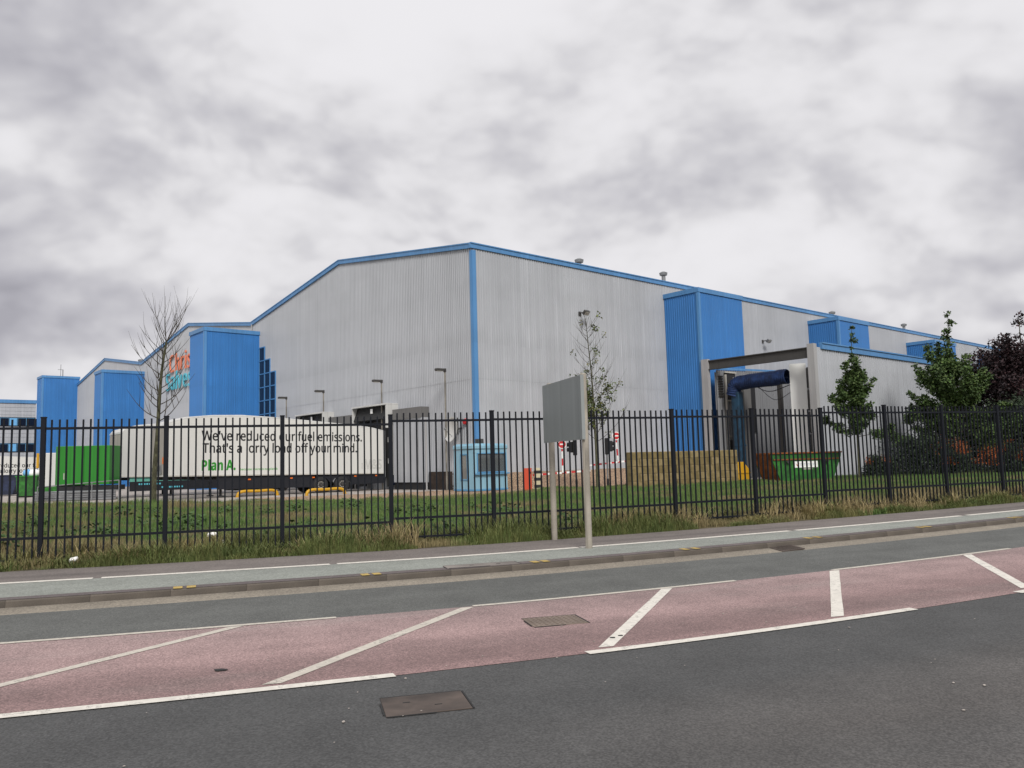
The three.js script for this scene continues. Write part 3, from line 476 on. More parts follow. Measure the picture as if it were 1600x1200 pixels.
{ // skip
  const s = thing('skip', 'green skip with rusty sloping end and white sign, on the lawn', 'skip', [17.15, 0.08, -47.6], 0.3); s.scale.set(1.1, 1.03, 1);
  const out = [[-1.62, 0], [1.62, 0], [2.22, 1.35], [2.25, 1.6], [-2.2, 1.6], [-2.17, 1.35]];
  const side = (z) => prism(out, 0.06).translate(0, 0, z);
  const endp = (x0, x1, th) => { const L = Math.hypot(x1 - x0, 1.6); return bx(0.06, L, 1.66).rotateZ(-Math.atan2(x1 - x0, 1.6)).translate((x0 + x1) / 2, 0.8, -0.9); };
  part('side_panel', side(0), M.skipGreen, s); part('side_panel', side(-1.74), M.skipGreen, s);
  part('end_panel', endp(-1.62, -2.2), M.rust, s).userData.label = 'rusty sloping end panel'; part('end_panel', endp(1.62, 2.24), M.skipGreen, s);
  part('floor', bx(3.2, 0.06, 1.66, 0, 0.04, -0.9), M.rust, s);
  part('rim', [bx(4.46, 0.08, 0.12, 0.02, 1.6, 0.03), bx(4.46, 0.08, 0.12, 0.02, 1.6, -1.83), bx(0.12, 0.08, 1.7, -2.2, 1.6, -0.9), bx(0.12, 0.08, 1.7, 2.25, 1.6, -0.9)], M.rust, s);
  part('rib', [bx(4.1, 0.07, 0.07, 0.0, 1.24, 0.035)], M.rust, s);
  for (const x of [-1.2, 1.25]) part('lifting_lug', [rod([x, 1.1, 0], [x, 1.1, 0.14], 0.05), rod([x, 1.1, 0.13], [x, 1.1, 0.16], 0.09)], M.darkSteel, s);
  const cv = document.createElement('canvas'); cv.width = 512; cv.height = 128; const c = cv.getContext('2d');
  c.fillStyle = '#f2f2ee'; c.fillRect(0, 0, 512, 128); c.fillStyle = '#c8542a'; c.beginPath(); c.moveTo(40, 40); c.quadraticCurveTo(90, 100, 118, 30); c.quadraticCurveTo(110, 96, 70, 100); c.closePath(); c.fill();
  c.fillStyle = '#9aa6b8'; for (let i = 0; i < 9; i++) { c.fillRect(140 + i * 39, 44, 26, 8); c.fillRect(140 + i * 39, 44, 8, 40); c.fillRect(140 + i * 39, 78, 26 - (i % 3) * 6, 8); }
  const tx = new THREE.CanvasTexture(cv); tx.colorSpace = THREE.SRGBColorSPACE || THREE.SRGBColorSpace;
  part('sign_plate', [new THREE.PlaneGeometry(1.5, 0.36).translate(-0.05, 0.94, 0.02)], std(lin(0.95, 0.95, 0.95), { map: tx, roughness: 0.5 }), s, true);
  part('small_print', bx(0.6, 0.06, 0.01, 0.05, 0.68, 0.01), M.whiteDull, s);
}

// ---------------------------------------------------------------- gatehouse hut, barriers, signals
{
  const h = thing('gate_hut', 'pale blue security hut with dark window beside the building corner', 'hut', P(-2.3, -2.6, 0.04), TH); // local x 0..2.5, z 0 (front) .. -1.8
  const W = 2.5, D = 1.8, Hh = 2.52;
  part('wall', [bx(W, 1.02, 0.06, W / 2, 0.55, -0.03), bx(0.3, 1.1, 0.06, 0.15, 1.6, -0.03), bx(0.12, 1.1, 0.06, W - 0.06, 1.6, -0.03), bx(W, 0.2, 0.06, W / 2, 2.26, -0.03), bx(W, 2.3, 0.06, W / 2, 1.2, -D + 0.03), bx(0.06, 2.3, D - 0.12, W - 0.03, 1.2, -D / 2),
    bx(0.06, 2.3, 0.42, 0.03, 1.2, -0.27), bx(0.06, 2.3, 0.55, 0.03, 1.2, -1.46), bx(0.06, 0.6, 0.71, 0.03, 0.4, -0.835), bx(0.06, 0.35, 0.71, 0.03, 2.2, -0.835)], M.hut, h);
  for (let i = 0; i < 4; i++) part('wall_rib', rb(0.05, 0.9, 0.03, 0.01, 0.35 + i * 0.62, 0.52, 0.012), M.hut, h);
  part('roof', [rb(W + 0.12, 0.26, D + 0.12, 0.07, W / 2, Hh - 0.02, -D / 2), rb(W - 0.1, 0.12, D - 0.1, 0.05, W / 2, Hh + 0.12, -D / 2)], M.hut, h);
  const w = sub('window', h); part('pane', bx(2.08, 1.06, 0.015, 1.34, 1.6, -0.05), new THREE.MeshPhysicalMaterial({ color: 0xbfc6c8, roughness: 0.06, transmission: 0.85, thickness: 0 }), w);
  part('frame', [bx(2.14, 0.05, 0.08, 1.34, 2.14, 0), bx(2.14, 0.05, 0.08, 1.34, 1.07, 0), bx(0.05, 1.02, 0.08, 0.29, 1.6, 0), bx(0.05, 1.02, 0.08, 2.39, 1.6, 0), bx(0.04, 1.02, 0.06, 1.34, 1.6, 0)], M.hutTrim, w); part('sill', bx(2.5, 0.07, 0.2, 1.3, 0.98, 0.08), M.hutTrim, w);
  const dw = sub('door', h); part('pane', rb(0.02, 1.4, 0.56, 0.008, 0.02, 1.36, -0.835), new THREE.MeshPhysicalMaterial({ color: 0xb8b8b4, roughness: 0.1, transmission: 0.6, thickness: 0 }), dw); part('frame', [bx(0.05, 1.5, 0.05, -0.01, 1.36, -0.53), bx(0.05, 1.5, 0.05, -0.01, 1.36, -1.14), bx(0.05, 0.05, 0.6, -0.01, 2.1, -0.835), bx(0.05, 0.05, 0.6, -0.01, 0.66, -0.835)], M.hutTrim, dw); part('handle', rod([-0.06, 1.1, -0.44], [-0.06, 1.25, -0.44], 0.02), M.galv, dw);
  part('skirting', [bx(W + 0.02, 0.1, 0.03, W / 2, 0.08, 0.015), bx(0.03, 0.1, D, -0.015, 0.08, -D / 2)], M.hutTrim, h);
  part('desk', [bx(2.2, 0.05, 0.5, 1.3, 0.95, -0.4), bx(0.5, 0.4, 0.06, 0.7, 1.2, -0.45)], M.darkSteel, h);
  part('roof_box', [bx(0.4, 0.28, 0.3, 0.95, Hh + 0.32, -0.6), rod([0.7, Hh + 0.1, -0.6], [0.7, Hh + 0.4, -0.6], 0.04)], M.darkSteel, h);
}
function barrier(label, base, turn, len, h, lift, cab, mast, mastTilt, face = 1) {
  const t = thing('barrier', label, 'barrier', base, turn);
  const ang = Math.atan2(lift, len), seg = 12, wt = [], rd = [];
  for (let i = 0; i < seg; i++) (i % 2 ? wt : rd).push(bx(len / seg, 0.1, 0.06, (i + 0.5) * len / seg, 0, 0).rotateZ(ang).translate(0, h, 0));
  part('arm', wt, M.whitePaint, t); part('red_band', rd, M.redPaint, t);
  part('counterweight', bx(0.35, 0.16, 0.12, -0.3, h, 0), M.darkSteel, t);
  if (cab) { part('cabinet', [rb(0.42, 1.16, 0.42, 0.03, -0.3, 0.6, 0), bx(0.44, 0.05, 0.44, -0.3, 1.2, 0)], M.orange, t); part('lock', bx(0.06, 0.12, 0.02, -0.16, 0.98, 0.215), M.black, t); }
  else part('post', [bx(0.16, h, 0.16, -0.1, h / 2, 0)], M.whiteDull, t);
  const mx = mast, my = h + lift * mast / len, top = [mx + mastTilt, my + 1.55, 0.03];
  const p = [[], []]; for (let i = 0; i < 4; i++) p[i % 2].push(rod([lerp(mx, top[0], i / 4), lerp(my, top[1], i / 4), 0.05 * face], [lerp(mx, top[0], (i + 1) / 4), lerp(my, top[1], (i + 1) / 4), 0.05 * face], 0.045));
  part('mast', p[0], M.whitePaint, t); part('mast_band', p[1], M.redPaint, t);
  const sg = part('stop_disc', rod([top[0], top[1], 0.04 * face], [top[0], top[1], 0.115 * face], 0.25, 0.25, 24), M.whitePaint, t); part('disc_face', rod([top[0], top[1], 0.116 * face], [top[0], top[1], 0.13 * face], 0.2, 0.2, 24), M.redPaint, sg); part('disc_bar', bx(0.26, 0.07, 0.01, top[0], top[1], 0.136 * face), M.whitePaint, sg);
  return t;
}
barrier('red and white barrier arm on an orange cabinet beside the hut', [1.0, 0.06, -44.2], 0.12, 3.2, 0.84, 0.16, true, 1.65, 0);
{
  const b = barrier('red and white barrier arm with stop disc before the block wall', [6.75, 0.1, -48.2], Math.PI + 0.16, 2.4, 1.42, -0.2, false, 0.6, 0.08, -1);
  const post = thing('striped_bollard', 'square cream bollard with black bands beside the orange cabinet', 'bollard', [1.22, 0.05, -43.6], 0.3);
  part('post', rb(0.26, 1.24, 0.26, 0.02, 0, 0.62, 0), M.cream, post); for (let k = 0; k < 3; k++) part('band', bx(0.275, 0.16, 0.275, 0, 0.26 + k * 0.38, 0), M.black, post);
  const sig = (x, z, flip, lab) => {
    const t = thing('traffic_signal', lab, 'traffic signal', [x, 0.1, z], flip ? 0.5 : -0.5, 'barrier traffic signals');
    part('pole', rod([0, 0, 0], [0, 2.5, 0], 0.045), M.galv, t); part('pole_base', rod([0, 0, 0], [0, 0.45, 0], 0.075, 0.07), M.black, t);
    const s = flip ? 1 : -1; part('backboard', rb(0.12, 0.95, 0.36, 0.03, 0.0, 2.3, 0.06), M.black, t); part('signal_head', [rb(0.22, 0.62, 0.26, 0.04, s * 0.2, 2.3, 0.05)], M.black, t);
    for (const y of [2.45, 2.16]) part('visor', [new THREE.CylinderGeometry(0.12, 0.12, 0.2, 12, 1, true).rotateZ(Math.PI / 2).translate(s * 0.38, y, 0.05)], M.rubber, t);
    return t;
  };
  sig(3.55, -46.6, false, 'black traffic signal head on a pole, seen between the sign posts'); sig(5.35, -46.6, true, 'black traffic signal head on a pole behind the half bare tree');
}

// ---------------------------------------------------------------- trailers
const profTop = [[0, 4.26], [0.16, 4.45], [1.1, 4.72], [2.6, 4.86], [4.4, 4.9], [6.5, 4.8], [8.7, 4.64], [11.2, 4.45], [13.3, 4.24], [14.3, 4.03]];
const body = (inset) => [[inset, 1.36], [14.4 - inset, 1.12], [14.4 - inset, 3.98], ...[...profTop].reverse().map(([x, y]) => [Math.min(14.4 - inset, Math.max(inset, x)), y - inset])];
function printTex() { // the print on the trailer side, 14.4 x 5 m
  const W = 2048, H = 712, s = W / 14.4, cv = document.createElement('canvas'); cv.width = W; cv.height = H; const c = cv.getContext('2d');
  c.fillStyle = '#f1f0e9'; c.fillRect(0, 0, W, H);
  for (let i = 0; i < 900; i++) { c.fillStyle = `rgba(120,110,90,${0.02 + 0.03 * hash2(i, 1)})`; c.fillRect(hash2(i, 2) * W, H * (0.45 + 0.3 * hash2(i, 3)), 1 + 2 * hash2(i, 4), H * 0.3 * hash2(i, 5)); }
  const put = (str, x0, x1, y, cap, font, fill, stroke) => { c.save(); c.font = `${font} 100px Arial`; const w = c.measureText(str).width; c.translate(x0 * s, H - y * s); c.rotate(0.009); c.scale((x1 - x0) * s / w, cap * s / 71.4); if (stroke) { c.lineWidth = 3; c.strokeStyle = fill; c.strokeText(str, 0, 0); } else { c.fillStyle = c.strokeStyle = fill; c.lineWidth = cap > 0.3 ? 3.6 : 1; c.lineJoin = 'round'; c.strokeText(str, 0, 0); c.fillText(str, 0, 0); } c.restore(); };
  put("We've reduced our fuel emissions.", 2.0, 12.62, 3.38, 0.55, 'normal', '#0d0d0f'); put("That's a lorry load off your mind.", 2.06, 12.24, 2.66, 0.54, 'normal', '#0d0d0f');
  put('Plan A.', 1.98, 4.05, 1.64, 0.58, 'bold', '#2f9a2c'); put('because there is no plan b', 4.28, 6.66, 1.58, 0.13, 'bold', '#6fb26a'); put('M&S', 12.75, 14.1, 1.46, 0.6, 'normal', '#b9b8b2', true); 
  c.save(); c.translate(12.66 * s, H - 1.46 * s); c.rotate(-Math.PI / 2); c.font = '22px Arial'; c.fillStyle = '#c3c2bc'; c.fillText('YOUR', 0, 0); c.restore();
  const t = new THREE.CanvasTexture(cv); t.colorSpace = THREE.SRGBColorSpace; t.anisotropy = 8; return t;
}
const printMat = std(lin(0.73, 0.73, 0.74), { map: printTex(), roughness: 0.35 });
function makeTrailer(label, printed, skirt) {
  const t = thing('lorry_trailer', label, 'lorry trailer', [0, 0, 0], TH, 'curved roof lorry trailers in the yard'); // local x towards its tail, near side at z=0
  part('body', prism(body(0), 2.55, 0.06), M.white, t);
  { const sh = new THREE.Shape(body(0.1).map((p) => new THREE.Vector2(...p))), g = new THREE.ShapeGeometry(sh).translate(0, 0, 0.004), p = g.attributes.position, uv = g.attributes.uv; for (let i = 0; i < p.count; i++) uv.setXY(i, p.getX(i) / 14.4, p.getY(i) / (14.4 * 712 / 2048)); part('side_panel', g, printed ? printMat : M.white, t, true); }
  part('bottom_rail', bx(14.3, 0.07, 0.05, 7.2, 0, 0.02, 0, 0, -0.0167).translate(0, 1.25, 0), M.whiteDull, t);
  // recessed front bulkhead
  part('bulkhead', [bx(0.03, 2.6, 0.3, -0.012, 2.75, -0.2), bx(0.03, 2.6, 0.3, -0.012, 2.75, -2.35), bx(0.02, 2.66, 1.8, -0.008, 2.8, -1.275)], M.bulkhead, t);
  part('cap_rail', bx(0.06, 0.1, 2.5, -0.01, 4.18, -1.275), M.white, t);
  part('connector_box', [bx(0.08, 0.5, 1.5, -0.04, 1.75, -1.3)], M.galv, t); part('connector', [bx(0.14, 0.3, 0.4, -0.09, 1.8, -1.0), bx(0.14, 0.22, 0.3, -0.09, 1.75, -1.7), tube([[-0.12, 1.7, -1.0], [-0.3, 1.45, -1.2], [-0.12, 1.6, -1.7]], 0.025, 14, 6)], M.black, t);
  if (printed) part('warning_plate', bx(0.03, 0.36, 0.3, -0.03, 2.25, -0.3), M.amber, t);
  part('floor_frame', [bx(14.2, 0.18, 0.14, 7.2, 1.12, -0.7, 0, 0, -0.0167), bx(14.2, 0.18, 0.14, 7.2, 1.12, -1.85, 0, 0, -0.0167), ...Array.from({ length: 12 }, (_, i) => bx(0.1, 0.14, 2.3, 0.6 + i * 1.2, 1.2 - i * 0.02, -1.275))], M.chassis, t);
  part('side_skirt', skirt ? [bx(10.2, 0.62, 0.05, 5.7, 0.72, -0.12)] : [bx(6.4, 0.74, 0.05, 6.2, 0.82, -0.1, 0, 0, -0.0167), bx(2.6, 0.62, 0.05, 13.0, 0.78, -0.1), prism([[9.05, 1.1], [9.05, 0.75], [9.2, 0.95], [9.6, 1.05], [10.05, 0.9], [10.3, 0.62], [10.35, 0.62], [10.6, 0.9], [11.05, 1.05], [11.5, 0.92], [11.75, 0.6], [11.75, 1.1]], 0.05).translate(0, 0, -0.075)], M.navy, t);
  if (skirt) { part('skirt_stripe', bx(10.2, 0.3, 0.06, 5.7, 1.18, -0.11), M.mint, t); part('skirt_print', Array.from({ length: 18 }, (_, i) => bx(0.1, 0.1, 0.01, 1.2 + i * 0.16, i < 9 ? 0.86 : 0.62, -0.09)), M.teal, t); }
  else for (const x of [4.9, 7.6, 9.1, 12.1, 13.7]) part('marker_lamp', bx(0.16, 0.08, 0.03, x, 1.05 - x * 0.004, -0.06), M.amber, t);
  for (const z of [-0.45, -2.1]) part('landing_leg', [bx(0.12, 0.85, 0.12, 3.3, 0.55, z), bx(0.32, 0.06, 0.3, 3.3, 0.1, z)], M.chassis, t);
  part('spare_carrier', [bx(1.5, 0.5, 1.6, 4.9, 0.65, -1.3), bx(0.9, 0.6, 0.5, 7.2, 0.65, -1.2)], M.chassis, t);
  for (const x of [9.62, 11.15]) for (const z of [-0.2, -2.35]) {
    const w = sub('wheel', t), s = z > -1 ? 1 : -1;
    const pr = [[0.27, -0.15], [0.3, -0.17], [0.46, -0.16], [0.51, -0.11], [0.52, 0], [0.51, 0.11], [0.46, 0.16], [0.3, 0.17], [0.27, 0.15]].map((p) => new THREE.Vector2(...p));
    part('tyre', new THREE.LatheGeometry(pr, 30).rotateX(Math.PI / 2).translate(x, 0.53, z), M.rubber, w);
    part('rim', [rod([x, 0.53, z], [x, 0.53, z + s * 0.1], 0.27, 0.27, 24), rod([x, 0.53, z], [x, 0.53, z + s * 0.17], 0.1, 0.08, 14)], M.darkSteel, w);
    part('wheel_nut', Array.from({ length: 10 }, (_, k) => bx(0.05, 0.05, 0.05, x + 0.19 * Math.cos(k * 0.628), 0.53 + 0.19 * Math.sin(k * 0.628), z + s * 0.12)), M.whiteDull, w);
  }
  part('axle', [rod([9.62, 0.53, -0.3], [9.62, 0.53, -2.3], 0.08), rod([11.15, 0.53, -0.3], [11.15, 0.53, -2.3], 0.08)], M.chassis, t);
  part('rear_frame', [bx(0.1, 2.9, 0.1, 14.36, 2.55, -0.08), bx(0.1, 2.9, 0.1, 14.36, 2.55, -2.47), bx(0.1, 0.25, 2.5, 14.36, 1.0, -1.275)], M.galv, t);
  return t;
}
{
  const t1 = makeTrailer('white curved roof trailer with black slogan and green print, docked in front', true, false); t1.position.set(...P(-15.38, 8.7)); t1.userData.group = undefined; delete t1.userData.group;
  const t2 = makeTrailer('plain white trailer nose standing left of the printed trailer', false, true); t2.position.set(...P(-15.42, 17.3)); delete t2.userData.group;
  const t3 = t1.clone(); t3.name = numbered('lorry_trailer'); t3.userData = { label: 'distant white trailer with black slogan below the office windows', category: 'lorry trailer' }; t3.scale.setScalar(0.74); t3.position.set(-53.2, 0, -78); scene.add(t3);
  // yellow wheel guides
  const wg = thing('wheel_guide', 'yellow tubular wheel guide before the trailer rear wheels', 'wheel guide', P(-7.4, 5.0), TH, 'yellow wheel guides');
  part('rail', tube([[-1.25, -0.1, 0], [-1.2, 0.2, 0], [-1.0, 0.32, 0], [0, 0.33, 0], [1.0, 0.32, 0], [1.2, 0.2, 0], [1.25, -0.1, 0]], 0.09, 40, 10), M.yellow, wg); part('foot', [rod([-1.25, -0.02, 0], [-1.25, 0.03, 0], 0.16), rod([1.25, -0.02, 0], [1.25, 0.03, 0], 0.16)], M.yellow, wg);
  const w2 = wg.clone(); w2.name = numbered('wheel_guide'); w2.userData = { ...wg.userData, label: 'yellow tubular wheel guide half under the middle of the printed trailer' }; w2.position.set(...P(-10.2, 8.2)); scene.add(w2);
}

// ---------------------------------------------------------------- containers and rails on the far left
{
  const gc = thing('green_container', 'large green rounded compactor container left of the trailer noses', 'container', [-26.9, 0, -50.9], 0.06);
  { const s = new THREE.Shape(); const x0 = -1.7, x1 = 1.75, d = 1.5, r = 0.74; s.moveTo(x0 + r, 0); s.lineTo(x1, 0); s.lineTo(x1, d); s.lineTo(x0 + r, d); s.quadraticCurveTo(x0, d, x0, d - r); s.lineTo(x0, r); s.quadraticCurveTo(x0, 0, x0 + r, 0);
    part('body', new THREE.ExtrudeGeometry(s, { depth: 2.35, bevelEnabled: true, bevelSize: 0.03, bevelThickness: 0.03, bevelSegments: 2, curveSegments: 10 }).rotateX(-Math.PI / 2).translate(0, 0.98, 0.8), M.green, gc); }
  part('rib', [bx(0.07, 2.3, 0.05, 0.2, 2.15, 0.85), bx(0.07, 2.3, 0.05, 1.1, 2.15, 0.85)], M.green, gc);
  part('press_head', prism([[-2.7, 0.25], [-0.4, 0.25], [-0.4, 0.95], [-1.3, 0.95], [-2.7, 0.75]], 1.4, 0.02).translate(0, 0, 0.6), M.skipGreen, gc);
  part('chassis', [bx(3.6, 0.3, 1.2, 0.4, 0.75, 0.1), bx(1.0, 0.4, 0.9, 0.1, 0.4, 0.1), bx(0.8, 0.5, 0.9, 1.3, 0.45, 0.1)], M.black, gc); part('label_plate', bx(0.05, 0.4, 0.02, -0.95, 1.5, 0.83), M.whiteDull, gc); part('yellow_skid', bx(1.6, 0.05, 0.1, -0.1, 0.24, 0.75), M.yellow, gc);
  const wc = thing('white_container', 'white box container with yellow edge left of the green container', 'container', [-31.1, 0, -54.6], 0.1);
  part('body', rb(2.4, 2.3, 4, 0.05, 0.3, 1.95, -2), M.white, wc); part('rib', Array.from({ length: 5 }, (_, i) => bx(0.05, 2.1, 0.04, -0.6 + i * 0.45, 1.95, 0.02)), M.whiteDull, wc); part('yellow_edge', [bx(0.14, 1.0, 0.1, -0.98, 2.6, 0.02)], M.yellow, wc); part('skid', [bx(2.3, 0.8, 3.6, 0.3, 0.42, -2)], M.green, wc);
  const gs = thing('green_bin', 'small green waste bin heaped with rubbish at the far left', 'bin', [-36.15, 0.02, -60], 0.15);
  part('body', [prism([[-0.62, 0.1], [0.68, 0.1], [0.74, 1.55], [-0.7, 1.55]], 1.6, 0.02)], M.skipGreen, gs); part('lip', bx(1.54, 0.08, 1.7, 0.02, 1.55, -0.8), M.green, gs); part('rubbish', [new THREE.DodecahedronGeometry(0.45, 1).scale(1, 0.7, 1).translate(0.3, 1.75, -0.6), new THREE.DodecahedronGeometry(0.36, 1).scale(1.2, 0.9, 1).translate(-0.2, 1.75, -0.8)], M.paper, gs); part('blue_bag', new THREE.IcosahedronGeometry(0.3, 1).translate(-0.1, 1.8, -0.4), M.panelSky, gs); part('skid', [bx(1.3, 0.1, 0.1, 0, 0.05, -0.2), bx(1.3, 0.1, 0.1, 0, 0.05, -1.3)], M.darkSteel, gs);
  const ns = thing('navy_skip', 'dark navy blue skip left of the small green bin', 'skip', [-42.6, 0.05, -66], 0.2);
  part('body', prism([[-1.6, 0.05], [1.6, 0.05], [2.1, 1.6], [-2.1, 1.6]], 1.8, 0.03), M.navySkip, ns); part('rim', bx(4.3, 0.1, 1.9, 0, 1.62, -0.9), M.navySkip, ns); part('rib', [bx(0.1, 1.5, 0.08, -0.8, 0.82, 0.03), bx(0.1, 1.5, 0.08, 0.8, 0.82, 0.03)], M.navySkip, ns);
  const hr = thing('handrail', 'thin galvanised handrail in front of the green container', 'handrail', [0, 0, 0]);
  const Lp = [-28.75, -48.9], Rp = [-23.55, -48.3], at = (t, y) => [lerp(Lp[0], Rp[0], t), y, lerp(Lp[1], Rp[1], t)];
  part('top_rail', rod(at(0, 0.9), at(1, 1.2), 0.03), M.galv, hr); part('mid_rail', rod(at(0, 0.45), at(1, 0.62), 0.025), M.galv, hr); for (const t of [0, 0.67, 1]) part('post', rod(at(t, 0), at(t, 0.9 + 0.3 * t), 0.03), M.galv, hr);
  const ar = thing('crash_barrier', 'low galvanised steel crash barrier under the thin handrail', 'crash barrier', [-26.7, 0, -49.35], 0.06);
  const wprof = [[0, 0], [0.05, 0.04], [0.05, 0.12], [0, 0.16], [0.05, 0.2], [0.05, 0.28], [0, 0.32]], bp = [];
  for (let i = 0; i < 6; i++) { const [d0, y0] = wprof[i], [d1, y1] = wprof[i + 1]; bp.push(-2.4, y0, d0, 2.4, y0, d0, 2.4, y1, d1, -2.4, y0, d0, 2.4, y1, d1, -2.4, y1, d1); }
  const wb = new THREE.BufferGeometry(); wb.setAttribute('position', new THREE.Float32BufferAttribute(bp, 3));
  part('beam', wb.clone().translate(0, 0.3, 0), M.galv, ar); part('beam', wb.clone().translate(0, 0.02, 0), M.galv, ar); for (const x of [-2.1, 0, 2.1]) part('post', bx(0.1, 0.6, 0.08, x, 0.3, -0.06), M.galv, ar);
}

// ---------------------------------------------------------------- fence
{
  const fp = [[-13.4, -12.3, 2.36], [-11.5, -12.6, 2.36], [-9.65, -12.95, 2.36], [-7.82, -13.42, 2.37], [-6.0, -13.95, 2.36], [-4.15, -14.5, 2.36], [-2.29, -15.05, 2.36], [-0.41, -15.59, 2.42], [1.46, -16.2, 2.43], [3.34, -16.98, 2.44], [5.28, -17.85, 2.46], [7.13, -18.7, 2.48], [8.94, -19.42, 2.55], [10.73, -20.2, 2.55], [12.6, -21.0, 2.56], [14.45, -21.8, 2.57], [16.3, -22.6, 2.58], [18.1, -23.4, 2.6]];
  const f = thing('fence', 'tall dark steel railing fence of vertical bars along the pavement', 'fence', [0, 0, 0]);
  const pale = prep(new THREE.BoxGeometry(0.026, 2.34, 0.026)), post = prep(rb(0.075, 2.62, 0.075, 0.008)), cap = prep(bx(0.084, 0.02, 0.084));
  let np = 0;
  for (let i = 0; i < fp.length; i++) {
    const [x, z, y] = fp[i], yt = Math.max(y, fp[Math.max(0, i - 1)][2]);
    const m = new THREE.Mesh(post, M.fence); m.name = 'post'; m.position.set(x, yt + 0.19 - 1.31, z); f.add(m); const c = new THREE.Mesh(cap, M.fence); c.name = 'post_cap'; c.position.set(x, yt + 0.2, z); m.add(c); c.position.set(0, 1.31, 0);
    const q = fp[i + 1]; if (!q) break;
    const dx = q[0] - x, dz = q[1] - z, L = Math.hypot(dx, dz), rot = Math.atan2(-dz, dx), yb = fp[i + 1][2];
    m.rotation.y = rot; const top = yb;
    for (const [h, t] of [[top + 0.015, 0.042], [top - 1.79, 0.042], [top - 2.14, 0.035]]) part('rail', bx(L - 0.08, t, 0.036, (x + q[0]) / 2, h, (z + q[1]) / 2, rot), M.fence, f);
    for (let k = 1; k < 16; k++) { const t = k / 16; const pm = new THREE.Mesh(pale, M.fence); pm.name = 'pale'; pm.position.set(x + dx * t, top + 0.165 - 1.17 + (hash2(i, k, 5) - 0.5) * 0.008, z + dz * t); pm.rotation.set((hash2(k, i, 6) - 0.5) * 0.006, rot, (hash2(k, i, 7) - 0.5) * 0.008); pm.castShadow = pm.receiveShadow = true; f.add(pm); np++; }
  }
}

// ---------------------------------------------------------------- road sign seen from behind
{
  const A = [0.72, -15.35], B = [1.22, -13.75], dx = B[0] - A[0], dz = B[1] - A[1], L = Math.hypot(dx, dz), rot = Math.atan2(-dz, dx);
  const s = thing('road_sign', 'large grey road sign on two posts, seen from its blank back', 'road sign', [A[0], 0.12, A[1]], rot); // local x from far post to near post
  for (const x of [0, L]) { part('post', [rod([x, -0.05, 0], [x, 2.95, 0], 0.057, 0.057, 14), rod([x, 2.95, 0], [x, 2.97, 0], 0.06, 0.05, 14)], M.signPost, s); }
  const w = 2.02, x0 = -0.18, h = 1.1, y0 = 1.84;
  for (let k = 0; k < 3; k++) part('panel', bx([0.95, 0.85, 0.12][k] - 0.01, h, 0.012, x0 + [0.475, 1.375, 1.86][k], y0 + h / 2, 0.075), M.signBack, s);
  part('edge_flange', [bx(0.02, h, 0.05, x0 - 0.005, y0 + h / 2, 0.06), bx(0.03, h, 0.06, x0 + 1.935, y0 + h / 2, 0.06)], M.signBack, s);
  for (const x of [0, L]) for (const y of [0.22, 0.86]) part('clip', bx(0.16, 0.05, 0.02, x, y0 + y, -0.062), M.galv, s);
}

// ---------------------------------------------------------------- foliage
function leaves(list, size, palette, seed, flat = 0.3) { // list of [x,y,z]; each leaf a folded rhombus
  const r = rng(seed), pos = new Float32Array(list.length * 18), col = new Float32Array(list.length * 18); let k = 0;
  const ax = V3(), bxv = V3(), n = V3(), c = new THREE.Color();
  for (const [x, y, z, sh = 1] of list) {
    ax.set(r() - 0.5, (r() - 0.6) * 0.9, r() - 0.5).normalize(); n.set(r() - 0.5, r() * (1 + flat), r() - 0.5).normalize(); bxv.crossVectors(ax, n).normalize(); n.crossVectors(ax, bxv);
    const s = size * (0.65 + 0.7 * r()), w = s * 0.36, p0 = [x, y, z], p2 = [x + ax.x * s, y + ax.y * s, z + ax.z * s];
    const m = (q) => [x + ax.x * s * 0.45 + bxv.x * w * q + n.x * w * 0.3, y + ax.y * s * 0.45 + bxv.y * w * q + n.y * w * 0.3, z + ax.z * s * 0.45 + bxv.z * w * q + n.z * w * 0.3];
    const a = m(1), b = m(-1); pos.set([...p0, ...a, ...p2, ...p0, ...p2, ...b], k);
    const pc = palette[Math.floor(r() * palette.length)], v = (0.7 + 0.6 * r()) * sh; for (let i = 0; i < 6; i++) col.set([pc[0] * v, pc[1] * v, pc[2] * v], k + i * 3);
    k += 18;
  }
  const g = new THREE.BufferGeometry(); g.setAttribute('position', new THREE.BufferAttribute(pos, 3)); g.setAttribute('color', new THREE.BufferAttribute(col, 3)); g.computeVertexNormals(); return g;
}
function twig(out, p, dir, len, r0, curl, rnd, depth, tips) { // recursive upswept branch
  const pts = [p.clone()], d = dir.clone(), q = p.clone(), n = 6;
  for (let i = 0; i < n; i++) { d.y += curl * (i < 3 ? 1 : 0.6); d.x += (rnd() - 0.5) * 0.16; d.z += (rnd() - 0.5) * 0.16; d.normalize(); q.addScaledVector(d, len / n); pts.push(q.clone()); }
  out.push(taper(pts.map((v) => v.toArray()), r0, r0 * 0.25, 8, 5));
  tips.push(...pts.slice(2));
  if (depth > 0) { const k = 2 + Math.floor(rnd() * 3); for (let i = 0; i < k; i++) { const t = 1 + Math.floor(rnd() * 4), an = rnd() * 6.283; twig(out, pts[t], V3(Math.cos(an) * 0.7, 0.35 + 0.5 * rnd(), Math.sin(an) * 0.7).add(d.clone().multiplyScalar(0.6)).normalize(), len * (0.4 + 0.3 * rnd()), r0 * 0.55, curl * 0.9, rnd, depth - 1, tips); } }
}
